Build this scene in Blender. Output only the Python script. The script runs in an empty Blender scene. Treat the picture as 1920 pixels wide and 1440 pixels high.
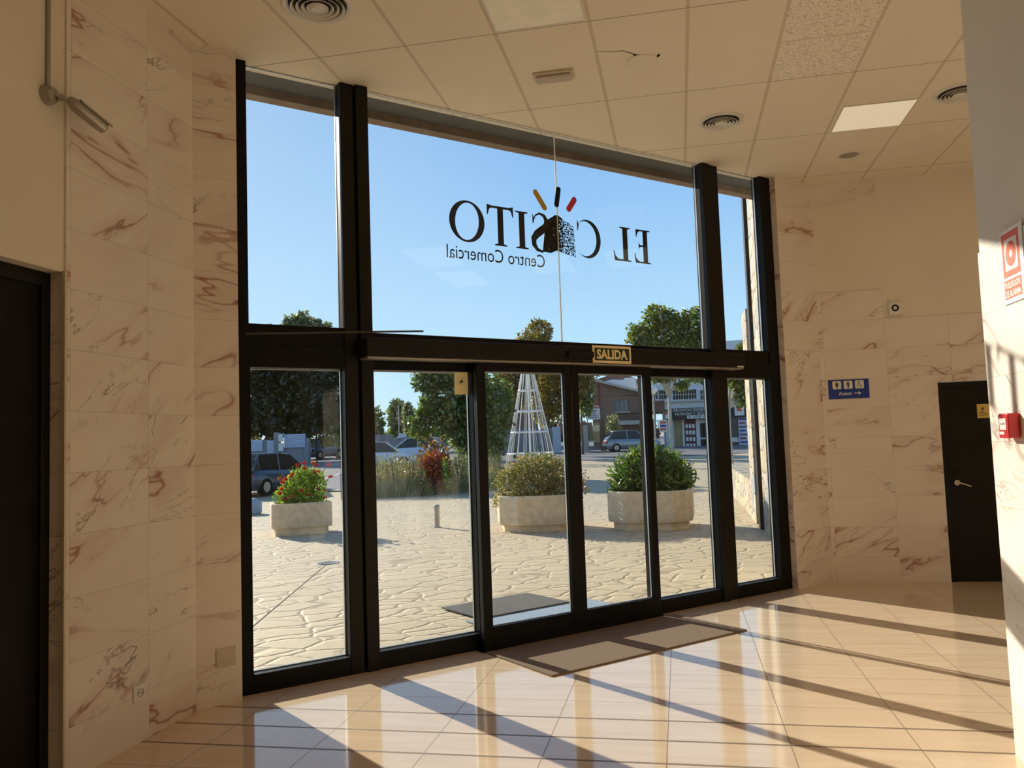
import bpy, math, random
import numpy as np
from mathutils import Vector, Matrix

SC = bpy.context.scene
COL = SC.collection
S2 = math.sqrt(0.5)
R = math.radians

# ------------------------------------------------------------------ camera
FPX = 1540.64                       # focal length in pixels of the 1920 wide frame
YAW, PIT, ROL = R(33.595), R(4.054), R(-1.987)
HC = 1.65
_cy, _sy, _cp, _sp = math.cos(YAW), math.sin(YAW), math.cos(PIT), math.sin(PIT)
FW = Vector((_sy * _cp, _cy * _cp, _sp))
RT = Vector((_cy, -_sy, 0))
UP = RT.cross(FW)
RT, UP = math.cos(ROL) * RT + math.sin(ROL) * UP, -math.sin(ROL) * RT + math.cos(ROL) * UP
cam_d = bpy.data.cameras.new('camera')
cam_d.sensor_width = 36.0
cam_d.lens = FPX / 1920 * 36.0
cam_d.clip_start = 0.02
cam_d.clip_end = 500
cam = bpy.data.objects.new('camera', cam_d)
COL.objects.link(cam)
cam.matrix_world = Matrix(((RT.x, UP.x, -FW.x, 0), (RT.y, UP.y, -FW.y, 0), (RT.z, UP.z, -FW.z, HC), (0, 0, 0, 1)))
SC.camera = cam

# ------------------------------------------------------------------ sun, sky, exposure
SUNV = Vector((-0.085, 1.0, 0.432)).normalized()
sd = bpy.data.lights.new('sun', 'SUN')
sd.energy = 8.2
sd.color = (1.0, 0.90, 0.765)
sd.angle = R(0.6)
sun = bpy.data.objects.new('sun', sd)
COL.objects.link(sun)
sun.rotation_euler = SUNV.to_track_quat('Z', 'Y').to_euler()
sun.location = (0, 12, 12)

wd = bpy.data.worlds.new('sky')
SC.world = wd
wd.use_nodes = True
nt = wd.node_tree
nt.nodes.clear()
w_out = nt.nodes.new('ShaderNodeOutputWorld')
w_bg = nt.nodes.new('ShaderNodeBackground')
w_tc = nt.nodes.new('ShaderNodeTexCoord')
w_sep = nt.nodes.new('ShaderNodeSeparateXYZ')
w_rmp = nt.nodes.new('ShaderNodeValToRGB')
nt.links.new(w_tc.outputs['Generated'], w_sep.inputs[0])
nt.links.new(w_sep.outputs['Z'], w_rmp.inputs[0])
cr = w_rmp.color_ramp
cr.elements[0].position = 0.0
cr.elements[0].color = (0.64, 0.86, 1.0, 1)
cr.elements[1].position = 0.75
cr.elements[1].color = (0.09, 0.20, 0.48, 1)
for ps, cl in ((0.12, (0.47, 0.74, 0.97, 1)), (0.28, (0.30, 0.55, 0.90, 1)), (0.45, (0.19, 0.40, 0.76, 1))):
    e = cr.elements.new(ps); e.color = cl
w_dot = nt.nodes.new('ShaderNodeVectorMath'); w_dot.operation = 'DOT_PRODUCT'
nt.links.new(w_tc.outputs['Generated'], w_dot.inputs[0])
w_dot.inputs[1].default_value = (-0.35, 0.93, 0.1)
w_mr = nt.nodes.new('ShaderNodeMapRange')
nt.links.new(w_dot.outputs['Value'], w_mr.inputs['Value'])
w_mr.inputs['From Min'].default_value = 0.55
w_mr.inputs['From Max'].default_value = 1.0
w_mr.inputs['To Min'].default_value = 0.0
w_mr.inputs['To Max'].default_value = 0.55
w_mix = nt.nodes.new('ShaderNodeMixRGB')
nt.links.new(w_mr.outputs[0], w_mix.inputs[0])
nt.links.new(w_rmp.outputs[0], w_mix.inputs[1])
w_mix.inputs[2].default_value = (0.72, 0.90, 1.0, 1)
nt.links.new(w_mix.outputs[0], w_bg.inputs[0])
w_bg.inputs[1].default_value = 1.15
nt.links.new(w_bg.outputs[0], w_out.inputs[0])

vs = SC.view_settings
vs.view_transform = 'Standard'
vs.look = 'None'
vs.gamma = 1.0
vs.use_curve_mapping = False
vs.exposure = 0.0
try:
    SC.cycles.max_bounces = 12
    SC.cycles.diffuse_bounces = 7
    SC.cycles.glossy_bounces = 4
    SC.cycles.transparent_max_bounces = 24
    SC.cycles.caustics_reflective = False
    SC.cycles.caustics_refractive = False
    SC.cycles.sample_clamp_indirect = 6.0
    SC.cycles.use_denoising = True
except Exception:
    pass

# unseen fill panels added on the lobby ceiling get their light in their builder

# ------------------------------------------------------------------ helpers
def W(v, u, z=0.0):
    """(v,u) = tile grid axes turned 45 degrees from the glass front"""
    return Vector(((u + v) * S2, (u - v) * S2, z))

def pray(px, py):
    return FW + RT * ((px - 960) / FPX) - UP * ((py - 720) / FPX)

_h = Vector((FW.x, FW.y, 0)).normalized()
def at(px, py, a):
    """surveyed point seen at a photo position, at distance a along the view heading"""
    d = pray(px, py)
    return Vector((0, 0, HC)) + d * (a / (d.x * _h.x + d.y * _h.y))

def gz(x, y):
    a = x * _h.x + y * _h.y
    return max(0.0, (a - 28) * 0.022) - 0.01

def spot(px, a, py=835):
    p = at(px, py, a)
    return Vector((p.x, p.y, gz(p.x, p.y)))

def ground(px, py):
    d = pray(px, py)
    a = 10.0
    for i in range(60):
        p = at(px, py, a)
        err = p.z - gz(p.x, p.y)
        a2 = a + err / max(0.004, (-d.z / (d.x * _h.x + d.y * _h.y)) + (0.022 if a > 28 else 0))
        if abs(a2 - a) < 1e-4: break
        a = min(max(a2, 5), 110)
    p = at(px, py, a)
    return Vector((p.x, p.y, gz(p.x, p.y)))

def tag(o, label=None, cat=None, group=None, kind=None):
    if label: o['label'] = label
    if cat: o['category'] = cat
    if group: o['group'] = group
    if kind: o['kind'] = kind
    return o

def empty(name, loc=(0, 0, 0), rz=0.0, label=None, cat=None, group=None, kind=None):
    o = bpy.data.objects.new(name, None)
    o.empty_display_size = 0.2
    o.location = loc
    o.rotation_euler = (0, 0, rz)
    COL.objects.link(o)
    return tag(o, label, cat, group, kind)

def copy_tree(o, parent=None):
    c = o.copy()
    COL.objects.link(c)
    c.parent = parent
    for ch in list(o.children):
        copy_tree(ch, c)
    return c

class MB:
    def __init__(s):
        s.v = []; s.f = []; s.mi = []; s.uv = {}; s.m = 0; s.T = None
    def add(s, pts, faces, uvs=None):
        b = len(s.v)
        for p in pts:
            p = Vector(p)
            if s.T is not None: p = s.T @ p
            s.v.append(tuple(p))
        for i, f in enumerate(faces):
            if uvs: s.uv[len(s.f)] = uvs[i]
            s.f.append(tuple(b + k for k in f)); s.mi.append(s.m)
        return s
    def box(s, x0, x1, y0, y1, z0, z1):
        p = [(x0, y0, z0), (x1, y0, z0), (x1, y1, z0), (x0, y1, z0), (x0, y0, z1), (x1, y0, z1), (x1, y1, z1), (x0, y1, z1)]
        f = [(0, 3, 2, 1), (4, 5, 6, 7), (0, 1, 5, 4), (1, 2, 6, 5), (2, 3, 7, 6), (3, 0, 4, 7)]
        def q(i):
            X, Y, Z = p[i]
            return X, Y, Z
        uvs = []
        for fi, ff in enumerate(f):
            if fi in (0, 1): uvs.append([(q(i)[0], q(i)[1]) for i in ff])
            elif fi in (2, 4): uvs.append([(q(i)[0], q(i)[2]) for i in ff])
            else: uvs.append([(q(i)[1], q(i)[2]) for i in ff])
        return s.add(p, f, uvs)
    def cyl(s, p0, p1, r0, r1=None, n=16, caps=True):
        p0 = Vector(p0); p1 = Vector(p1); r1 = r0 if r1 is None else r1
        d = (p1 - p0).normalized()
        a = d.orthogonal().normalized(); b = d.cross(a)
        pts = []
        for p, r in ((p0, r0), (p1, r1)):
            for i in range(n):
                t = 2 * math.pi * i / n
                pts.append(p + a * (r * math.cos(t)) + b * (r * math.sin(t)))
        f = [(i, (i + 1) % n, n + (i + 1) % n, n + i) for i in range(n)]
        if caps: f += [tuple(range(n - 1, -1, -1)), tuple(range(n, 2 * n))]
        return s.add(pts, f)
    def tube(s, path, r, n=8):
        path = [Vector(p) for p in path]
        rs = r if isinstance(r, (list, tuple)) else [r] * len(path)
        pts = []; prev = None
        for i, p in enumerate(path):
            d = (path[min(i + 1, len(path) - 1)] - path[max(i - 1, 0)]).normalized()
            a = d.orthogonal().normalized() if prev is None else (prev - d * prev.dot(d)).normalized()
            prev = a; b = d.cross(a)
            for k in range(n):
                t = 2 * math.pi * k / n
                pts.append(p + a * (rs[i] * math.cos(t)) + b * (rs[i] * math.sin(t)))
        f = []
        for i in range(len(path) - 1):
            for k in range(n):
                f.append((i * n + k, i * n + (k + 1) % n, (i + 1) * n + (k + 1) % n, (i + 1) * n + k))
        f += [tuple(range(n - 1, -1, -1)), tuple(range((len(path) - 1) * n, len(path) * n))]
        return s.add(pts, f)
    def lathe(s, prof, c=(0, 0, 0), n=32):
        """prof: (r,z) list about local z"""
        pts = []; f = []
        for r, z in prof:
            for k in range(n):
                t = 2 * math.pi * k / n
                pts.append((c[0] + r * math.cos(t), c[1] + r * math.sin(t), c[2] + z))
        for i in range(len(prof) - 1):
            for k in range(n):
                f.append((i * n + k, i * n + (k + 1) % n, (i + 1) * n + (k + 1) % n, (i + 1) * n + k))
        return s.add(pts, f)
    def prism(s, pts2, y0, y1):
        """pts2 in (x,z), extruded along y"""
        n = len(pts2)
        p = [(a, y0, b) for a, b in pts2] + [(a, y1, b) for a, b in pts2]
        f = [tuple(range(n)), tuple(range(2 * n - 1, n - 1, -1))] + [(i, n + i, n + (i + 1) % n, (i + 1) % n) for i in range(n)]
        return s.add(p, f)
    def zprism(s, pts2, z0, z1):
        n = len(pts2)
        p = [(a, b, z0) for a, b in pts2] + [(a, b, z1) for a, b in pts2]
        f = [tuple(range(n - 1, -1, -1)), tuple(range(n, 2 * n))] + [(i, (i + 1) % n, n + (i + 1) % n, n + i) for i in range(n)]
        uvs = [[pts2[i] for i in range(n - 1, -1, -1)], [pts2[i] for i in range(n)]] + [[(0, 0)] * 4] * n
        return s.add(p, f, uvs)
    def loft(s, rings, closed=True, caps=True):
        n = len(rings[0]); pts = [p for r in rings for p in r]; f = []
        for i in range(len(rings) - 1):
            for k in range(n if closed else n - 1):
                f.append((i * n + k, i * n + (k + 1) % n, (i + 1) * n + (k + 1) % n, (i + 1) * n + k))
        if caps: f += [tuple(range(n - 1, -1, -1)), tuple(range((len(rings) - 1) * n, len(rings) * n))]
        return s.add(pts, f)
    def build(s, name, mats, parent=None, smooth=False, bevel=0.0, loc=None, rz=None):
        me = bpy.data.meshes.new(name)
        me.from_pydata(s.v, [], s.f)
        mats = mats if isinstance(mats, (list, tuple)) else [mats]
        for m in mats: me.materials.append(m)
        if len(mats) > 1:
            me.polygons.foreach_set('material_index', s.mi)
        if s.uv:
            ul = me.uv_layers.new(name='UVMap')
            for fi, uvl in s.uv.items():
                pl = me.polygons[fi]
                for k, li in enumerate(pl.loop_indices): ul.data[li].uv = uvl[k]
        if smooth:
            me.polygons.foreach_set('use_smooth', [True] * len(me.polygons))
            if smooth != 'all':
                try: me.set_sharp_from_angle(angle=R(40))
                except Exception: pass
        me.update()
        o = bpy.data.objects.new(name, me)
        COL.objects.link(o)
        if parent is not None: o.parent = parent
        if loc is not None: o.location = loc
        if rz is not None: o.rotation_euler = (0, 0, rz)
        if bevel:
            b = o.modifiers.new('bevel', 'BEVEL'); b.width = bevel; b.segments = 2; b.limit_method = 'ANGLE'
        return o

def text_pts(txt, w, h, bold=0.0):
    """flat text as polygons in (x,z), fitted into w x h"""
    cu = bpy.data.curves.new('t', 'FONT'); cu.body = txt; cu.size = 1.0; cu.offset = bold; cu.resolution_u = 3
    ob = bpy.data.objects.new('t', cu); COL.objects.link(ob)
    dg = bpy.context.evaluated_depsgraph_get()
    me = bpy.data.meshes.new_from_object(ob.evaluated_get(dg))
    vv = [(v.co.x, v.co.y) for v in me.vertices]; ff = [tuple(p.vertices) for p in me.polygons]
    bpy.data.objects.remove(ob); bpy.data.curves.remove(cu); bpy.data.meshes.remove(me)
    x0 = min(a for a, b in vv); x1 = max(a for a, b in vv); z0 = min(b for a, b in vv); z1 = max(b for a, b in vv)
    return [((a - x0) / (x1 - x0) * w, (b - z0) / (z1 - z0) * h) for a, b in vv], ff

def put_text(mb, txt, x, z, w, h, y=-0.001, mirror=False, bold=0.0, shear=0.0):
    vv, ff = text_pts(txt, w, h, bold)
    if mirror: vv = [(w - a, b) for a, b in vv]
    mb.add([(x + a, y, z + b + shear * a) for a, b in vv], ff)
    return mb

# ------------------------------------------------------------------ node materials
class NT:
    def __init__(s, name):
        s.mat = bpy.data.materials.new(name); s.mat.use_nodes = True
        s.t = s.mat.node_tree; s.t.nodes.clear()
        s.out = s.n('ShaderNodeOutputMaterial')
    def n(s, typ, **kw):
        nd = s.t.nodes.new(typ)
        for k, v in kw.items(): setattr(nd, k, v)
        return nd
    def l(s, a, b):
        if isinstance(a, bpy.types.NodeSocket): s.t.links.new(a, b)
        else: b.default_value = a
    def math(s, op, a, b=0.0, c=None, clamp=False):
        nd = s.n('ShaderNodeMath', operation=op, use_clamp=clamp)
        s.l(a, nd.inputs[0]); s.l(b, nd.inputs[1])
        if c is not None: s.l(c, nd.inputs[2])
        return nd.outputs[0]
    def vmath(s, op, a, b=(0, 0, 0)):
        nd = s.n('ShaderNodeVectorMath', operation=op)
        s.l(a, nd.inputs[0])
        if op == 'SCALE': s.l(b, nd.inputs['Scale'])
        else: s.l(b, nd.inputs[1])
        return nd.outputs[0]
    def mapr(s, v, a, b, c=0.0, d=1.0):
        nd = s.n('ShaderNodeMapRange')
        s.l(v, nd.inputs['Value']); nd.inputs['From Min'].default_value = a; nd.inputs['From Max'].default_value = b
        nd.inputs['To Min'].default_value = c; nd.inputs['To Max'].default_value = d
        return nd.outputs[0]
    def noise(s, vec, scale, detail=3, rough=0.5, dist=0.0):
        nd = s.n('ShaderNodeTexNoise')
        if vec is not None: s.l(vec, nd.inputs['Vector'])
        nd.inputs['Scale'].default_value = scale; nd.inputs['Detail'].default_value = detail
        nd.inputs['Roughness'].default_value = rough; nd.inputs['Distortion'].default_value = dist
        return nd.outputs[0]
    def mix(s, f, a, b, typ='MIX'):
        nd = s.n('ShaderNodeMixRGB', blend_type=typ)
        s.l(f, nd.inputs[0]); s.l(c4(a), nd.inputs[1]); s.l(c4(b), nd.inputs[2])
        return nd.outputs[0]
    def comb(s, x, y, z=0.0):
        nd = s.n('ShaderNodeCombineXYZ'); s.l(x, nd.inputs[0]); s.l(y, nd.inputs[1]); s.l(z, nd.inputs[2])
        return nd.outputs[0]
    def sep(s, v):
        nd = s.n('ShaderNodeSeparateXYZ'); s.l(v, nd.inputs[0]); return nd.outputs
    def bump(s, h, strength=0.3, dist=0.01):
        nd = s.n('ShaderNodeBump'); s.l(h, nd.inputs['Height']); nd.inputs['Strength'].default_value = strength
        nd.inputs['Distance'].default_value = dist
        return nd.outputs[0]
    def bsdf(s, color, rough=0.5, metal=0.0, spec=0.5, normal=None, coat=0.0, emit=None, estr=0.0, trans=None):
        nd = s.n('ShaderNodeBsdfPrincipled')
        s.l(c4(color), nd.inputs['Base Color']); s.l(rough, nd.inputs['Roughness']); s.l(metal, nd.inputs['Metallic'])
        nd.inputs['Specular IOR Level'].default_value = spec
        nd.inputs['Coat Weight'].default_value = coat
        nd.inputs['Coat Roughness'].default_value = 0.03
        if normal is not None: s.l(normal, nd.inputs['Normal'])
        if emit is not None:
            nd.inputs['Emission Color'].default_value = c4(emit); nd.inputs['Emission Strength'].default_value = estr
        s.t.links.new(nd.outputs[0], s.out.inputs[0])
        return nd
    def obj(s): return s.n('ShaderNodeTexCoord').outputs['Object']
    def uvc(s): return s.n('ShaderNodeTexCoord').outputs['UV']

def c4(c):
    if isinstance(c, (tuple, list)) and len(c) == 3: return (c[0], c[1], c[2], 1.0)
    return c

def srgb(r, g, b):
    f = lambda x: (x / 255 / 12.92) if x / 255 <= 0.04045 else ((x / 255 + 0.055) / 1.055) ** 2.4
    return (f(r), f(g), f(b))

def plain(name, col, rough=0.5, metal=0.0, spec=0.5, var=0.06, scale=8.0, bump=0.0, coat=0.0, emit=None, estr=0.0):
    t = NT(name)
    nz = t.noise(t.obj(), scale, 3)
    c = t.mix(t.mapr(nz, 0.3, 0.7), tuple(x * (1 - var) for x in col), tuple(min(1, x * (1 + var)) for x in col))
    nr = t.bump(t.noise(t.obj(), scale * 8, 3), bump, 0.004) if bump else None
    t.bsdf(c, rough, metal, spec, nr, coat, emit, estr)
    return t.mat

def marble_mat():
    t = NT('cream marble tiles')
    uv = t.uvc(); x, y, _ = t.sep(uv)
    tw, th = 0.65, 0.325
    tx = t.math('DIVIDE', x, tw); ty = t.math('DIVIDE', y, th)
    ix = t.math('FLOOR', tx); iy = t.math('FLOOR', ty)
    wn = t.n('ShaderNodeTexWhiteNoise', noise_dimensions='2D')
    t.l(t.comb(ix, iy), wn.inputs['Vector'])
    off = t.vmath('SCALE', wn.outputs['Color'], 23.0)
    p0 = t.vmath('ADD', t.comb(x, y), off)
    # diagonal stretch
    rot = t.n('ShaderNodeVectorRotate', rotation_type='Z_AXIS'); t.l(p0, rot.inputs['Vector'])
    t.l(t.mapr(wn.outputs['Value'], 0, 1, -0.75, 0.15), rot.inputs['Angle'])
    p = t.vmath('MULTIPLY', rot.outputs[0], (0.38, 1.3, 1.0))
    n1 = t.noise(p, 1.5, 4, 0.55, 0.25)
    v1 = t.mapr(t.math('ABSOLUTE', t.math('SUBTRACT', n1, 0.5)), 0.0, 0.013, 1.0, 0.0)
    m1 = t.mapr(t.noise(p, 1.6, 2), 0.47, 0.60, 0.0, 1.0)
    n2 = t.noise(t.vmath('ADD', p, (7.3, 1.1, 3.0)), 2.3, 5, 0.62, 0.5)
    v2 = t.mapr(t.math('ABSOLUTE', t.math('SUBTRACT', n2, 0.5)), 0.0, 0.010, 1.0, 0.0)
    m2 = t.mapr(t.noise(t.vmath('ADD', p, (3.1, 9.0, 1.0)), 1.3, 2), 0.50, 0.62, 0.0, 1.0)
    cloud = t.mapr(t.noise(p, 3.2, 4, 0.6), 0.35, 0.75)
    base = t.mix(t.math('MULTIPLY', cloud, 0.55), (0.84, 0.78, 0.70), (0.73, 0.64, 0.56))
    base = t.mix(t.mapr(wn.outputs['Value'], 0, 1, 0.0, 0.25), base, (0.77, 0.68, 0.58))
    hz = t.mapr(t.math('ABSOLUTE', t.math('SUBTRACT', n1, 0.5)), 0.0, 0.07, 1.0, 0.0)
    base = t.mix(t.math('MULTIPLY', t.math('MULTIPLY', hz, m1), 0.35), base, (0.55, 0.38, 0.31))
    base = t.mix(t.math('MULTIPLY', t.math('MULTIPLY', v1, m1), 0.85), base, (0.34, 0.12, 0.07))
    base = t.mix(t.math('MULTIPLY', t.math('MULTIPLY', v2, m2), 0.80), base, (0.18, 0.14, 0.11))
    ex = t.math('MULTIPLY', t.math('ABSOLUTE', t.math('SUBTRACT', t.math('FRACT', t.math('ADD', tx, 0.5)), 0.5)), tw)
    ey = t.math('MULTIPLY', t.math('ABSOLUTE', t.math('SUBTRACT', t.math('FRACT', t.math('ADD', ty, 0.5)), 0.5)), th)
    e = t.mapr(t.math('MINIMUM', ex, ey), 0.0008, 0.0022, 1.0, 0.0)
    base = t.mix(t.math('MULTIPLY', e, 0.45), base, (0.30, 0.22, 0.16))
    t.bsdf(base, 0.22, 0, 0.5, t.bump(t.math('MULTIPLY', e, -1.0), 0.3, 0.001))
    return t.mat

def floor_mat():
    t = NT('polished beige floor tiles')
    uv = t.uvc(); x, y, _ = t.sep(uv)      # x = v, y = u
    tx = t.math('DIVIDE', t.math('ADD', x, 0.146), 0.642); ty = t.math('DIVIDE', t.math('SUBTRACT', y, 4.985), 0.3205)
    ix = t.math('FLOOR', tx); iy = t.math('FLOOR', ty)
    wn = t.n('ShaderNodeTexWhiteNoise', noise_dimensions='2D'); t.l(t.comb(ix, iy), wn.inputs['Vector'])
    p = t.vmath('ADD', t.vmath('MULTIPLY', t.comb(x, y), (0.9, 7.0, 1)), t.vmath('SCALE', wn.outputs['Color'], 9.0))
    st = t.mapr(t.noise(p, 1.7, 5, 0.6, 0.3), 0.3, 0.7)
    base = t.mix(st, (0.78, 0.63, 0.46), (0.69, 0.52, 0.36))
    base = t.mix(t.mapr(wn.outputs['Value'], 0, 1, 0, 0.35), base, (0.74, 0.55, 0.38))
    ex = t.math('MULTIPLY', t.math('ABSOLUTE', t.math('SUBTRACT', t.math('FRACT', t.math('ADD', tx, 0.5)), 0.5)), 0.642)
    ey = t.math('MULTIPLY', t.math('ABSOLUTE', t.math('SUBTRACT', t.math('FRACT', t.math('ADD', ty, 0.5)), 0.5)), 0.3205)
    wide = t.math('MULTIPLY', t.math('GREATER_THAN', y, 4.2), t.math('LESS_THAN', y, 5.12))
    lw = t.math('ADD', 0.0022, t.math('MULTIPLY', wide, 0.0085))
    e1 = t.math('LESS_THAN', ex, 0.0024); e2 = t.math('LESS_THAN', ey, lw)
    e = t.math('MAXIMUM', e1, e2)
    base = t.mix(t.math('MULTIPLY', e, 0.85), base, (0.12, 0.075, 0.045))
    rgh = t.math('ADD', 0.10, t.math('MULTIPLY', e, 0.6))
    wav = t.noise(t.comb(x, y), 1.1, 2)
    h = t.math('SUBTRACT', t.math('MULTIPLY', wav, 0.3), e)
    t.bsdf(base, rgh, 0, 0.5, t.bump(h, 0.25, 0.0015), coat=0.25)
    return t.mat

def ceil_mat():
    t = NT('plasterboard ceiling tiles')
    uv = t.uvc(); x, y, _ = t.sep(uv)
    pv, pu = 0.648, 1.333
    tx = t.math('DIVIDE', t.math('ADD', x, 1.112), pv); ty = t.math('DIVIDE', t.math('SUBTRACT', y, 5.345), pu)
    fx = t.math('FRACT', tx)
    ex = t.math('MULTIPLY', t.math('ABSOLUTE', t.math('SUBTRACT', t.math('FRACT', t.math('ADD', tx, 0.5)), 0.5)), pv)
    ey = t.math('MULTIPLY', t.math('ABSOLUTE', t.math('SUBTRACT', t.math('FRACT', t.math('ADD', ty, 0.5)), 0.5)), pu)
    # the rough pair of mineral tiles
    m = t.math('MULTIPLY', t.math('MULTIPLY', t.math('GREATER_THAN', x, 0.832), t.math('LESS_THAN', x, 1.48)),
               t.math('MULTIPLY', t.math('LESS_THAN', y, 6.678), t.math('GREATER_THAN', y, 5.345)))
    e3 = t.math('MULTIPLY', m, t.math('LESS_THAN', t.math('ABSOLUTE', t.math('SUBTRACT', y, 6.01)), 0.008))
    bar = t.math('MAXIMUM', t.math('LESS_THAN', ex, 0.013), e3)
    gap = t.math('LESS_THAN', ey, 0.0055)
    nn = t.noise(t.comb(x, y), 2.5, 3)
    base = t.mix(t.mapr(nn, 0.3, 0.7), (0.84, 0.77, 0.66), (0.81, 0.74, 0.625))
    rn = t.noise(t.comb(x, y), 48, 3, 0.6, 1.2)
    rough = t.mapr(rn, 0.36, 0.50)
    base = t.mix(m, base, t.mix(rough, (0.52, 0.46, 0.38), (0.90, 0.84, 0.74)))
    base = t.mix(t.math('MULTIPLY', bar, 0.75), base, (0.60, 0.50, 0.40))
    base = t.mix(t.math('MULTIPLY', gap, 0.7), base, (0.25, 0.18, 0.12))
    h = t.math('ADD', t.math('MULTIPLY', t.math('MULTIPLY', m, rn), 0.6), t.math('SUBTRACT', t.math('MULTIPLY', bar, 0.6), gap))
    t.bsdf(base, 0.85, 0, 0.2, t.bump(h, 0.35, 0.006))
    return t.mat

def plaza_mat():
    t = NT('stamped sand concrete')
    o = t.obj()
    wv = t.n('ShaderNodeTexNoise'); t.l(o, wv.inputs['Vector']); wv.inputs['Scale'].default_value = 2.2; wv.inputs['Detail'].default_value = 4
    pp = t.vmath('ADD', o, t.vmath('SCALE', wv.outputs['Color'], 0.26))
    rot = t.n('ShaderNodeVectorRotate', rotation_type='Z_AXIS'); t.l(pp, rot.inputs['Vector']); rot.inputs['Angle'].default_value = R(20)
    pp = t.vmath('MULTIPLY', rot.outputs[0], (2.35, 3.3, 0.0))
    vo = t.n('ShaderNodeTexVoronoi', feature='DISTANCE_TO_EDGE'); t.l(pp, vo.inputs['Vector']); vo.inputs['Scale'].default_value = 1.0
    vo.inputs['Randomness'].default_value = 0.85
    d = vo.outputs['Distance']
    joint = t.mapr(d, 0.010, 0.035, 1.0, 0.0)
    vc = t.n('ShaderNodeTexVoronoi'); t.l(pp, vc.inputs['Vector']); vc.inputs['Scale'].default_value = 1.0; vc.inputs['Randomness'].default_value = 0.85
    base = t.mix(t.mapr(t.noise(o, 0.35, 4), 0.3, 0.7), (0.60, 0.48, 0.305), (0.52, 0.415, 0.27))
    base = t.mix(t.math('MULTIPLY', t.sep(vc.outputs['Color'])[0], 0.22), base, (0.66, 0.54, 0.37))
    base = t.mix(t.math('MULTIPLY', t.mapr(t.noise(o, 9, 5, 0.7), 0.4, 0.8), 0.25), base, (0.42, 0.33, 0.21))
    base = t.mix(t.math('MULTIPLY', joint, 0.62), base, (0.27, 0.20, 0.125))
    h = t.math('ADD', t.math('MULTIPLY', t.mapr(d, 0.0, 0.08), 1.0), t.math('MULTIPLY', t.noise(o, 14, 5, 0.6), 0.35))
    t.bsdf(base, 0.7, 0, 0.3, t.bump(h, 0.55, 0.02))
    return t.mat

def glass_mat(name='clear glass', tint=(0.93, 0.955, 0.945), dirt=0.0025, refl=0.5):
    t = NT(name)
    tr = t.n('ShaderNodeBsdfTransparent'); tr.inputs[0].default_value = c4(tint)
    gl = t.n('ShaderNodeBsdfGlossy'); gl.inputs['Roughness'].default_value = 0.0; gl.inputs[0].default_value = (1, 1, 1, 1)
    ge = t.n('ShaderNodeNewGeometry')
    dt = t.n('ShaderNodeVectorMath', operation='DOT_PRODUCT'); t.l(ge.outputs['Incoming'], dt.inputs[0]); t.l(ge.outputs['Normal'], dt.inputs[1])
    sch = t.math('ADD', 0.035, t.math('MULTIPLY', t.math('POWER', t.math('SUBTRACT', 1.0, t.math('ABSOLUTE', dt.outputs['Value'])), 5.0), 0.96))
    mx = t.n('ShaderNodeMixShader'); t.l(t.math('MULTIPLY', sch, refl, clamp=True), mx.inputs[0])
    t.t.links.new(tr.outputs[0], mx.inputs[1]); t.t.links.new(gl.outputs[0], mx.inputs[2])
    tl = t.n('ShaderNodeBsdfTranslucent'); tl.inputs[0].default_value = (0.9, 0.9, 0.85, 1)
    o = t.obj()
    st = t.noise(t.vmath('MULTIPLY', o, (9.0, 1.0, 0.7)), 2.0, 5, 0.65)
    sp = t.noise(o, 45, 2)
    dm = t.math('ADD', t.mapr(st, 0.5, 0.85, 0.0, dirt), t.mapr(sp, 0.72, 0.8, 0.0, dirt * 2.5), clamp=True)
    m2 = t.n('ShaderNodeMixShader'); t.l(dm, m2.inputs[0])
    t.t.links.new(mx.outputs[0], m2.inputs[1]); t.t.links.new(tl.outputs[0], m2.inputs[2])
    t.t.links.new(m2.outputs[0], t.out.inputs[0])
    return t.mat

def leaf_mat(name, c1, c2, c3=None, trans=0.45):
    t = NT(name)
    g = t.n('ShaderNodeNewGeometry').outputs['Random Per Island']
    rp = t.n('ShaderNodeValToRGB'); t.l(g, rp.inputs[0])
    rp.color_ramp.elements[0].color = c4(c1); rp.color_ramp.elements[1].color = c4(c3 or c2)
    if c3:
        e = rp.color_ramp.elements.new(0.72); e.color = c4(c2)
    df = t.n('ShaderNodeBsdfDiffuse'); tl = t.n('ShaderNodeBsdfTranslucent')
    t.t.links.new(rp.outputs[0], df.inputs[0])
    t.l(t.mix(1.0, rp.outputs[0], (1.0, 1.0, 0.55), 'MULTIPLY'), tl.inputs[0])
    mx = t.n('ShaderNodeMixShader'); mx.inputs[0].default_value = trans
    t.t.links.new(df.outputs[0], mx.inputs[1]); t.t.links.new(tl.outputs[0], mx.inputs[2])
    gl = t.n('ShaderNodeBsdfGlossy'); gl.inputs['Roughness'].default_value = 0.35
    m2 = t.n('ShaderNodeMixShader'); m2.inputs[0].default_value = 0.06
    t.t.links.new(mx.outputs[0], m2.inputs[1]); t.t.links.new(gl.outputs[0], m2.inputs[2])
    t.t.links.new(m2.outputs[0], t.out.inputs[0])
    return t.mat

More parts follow.
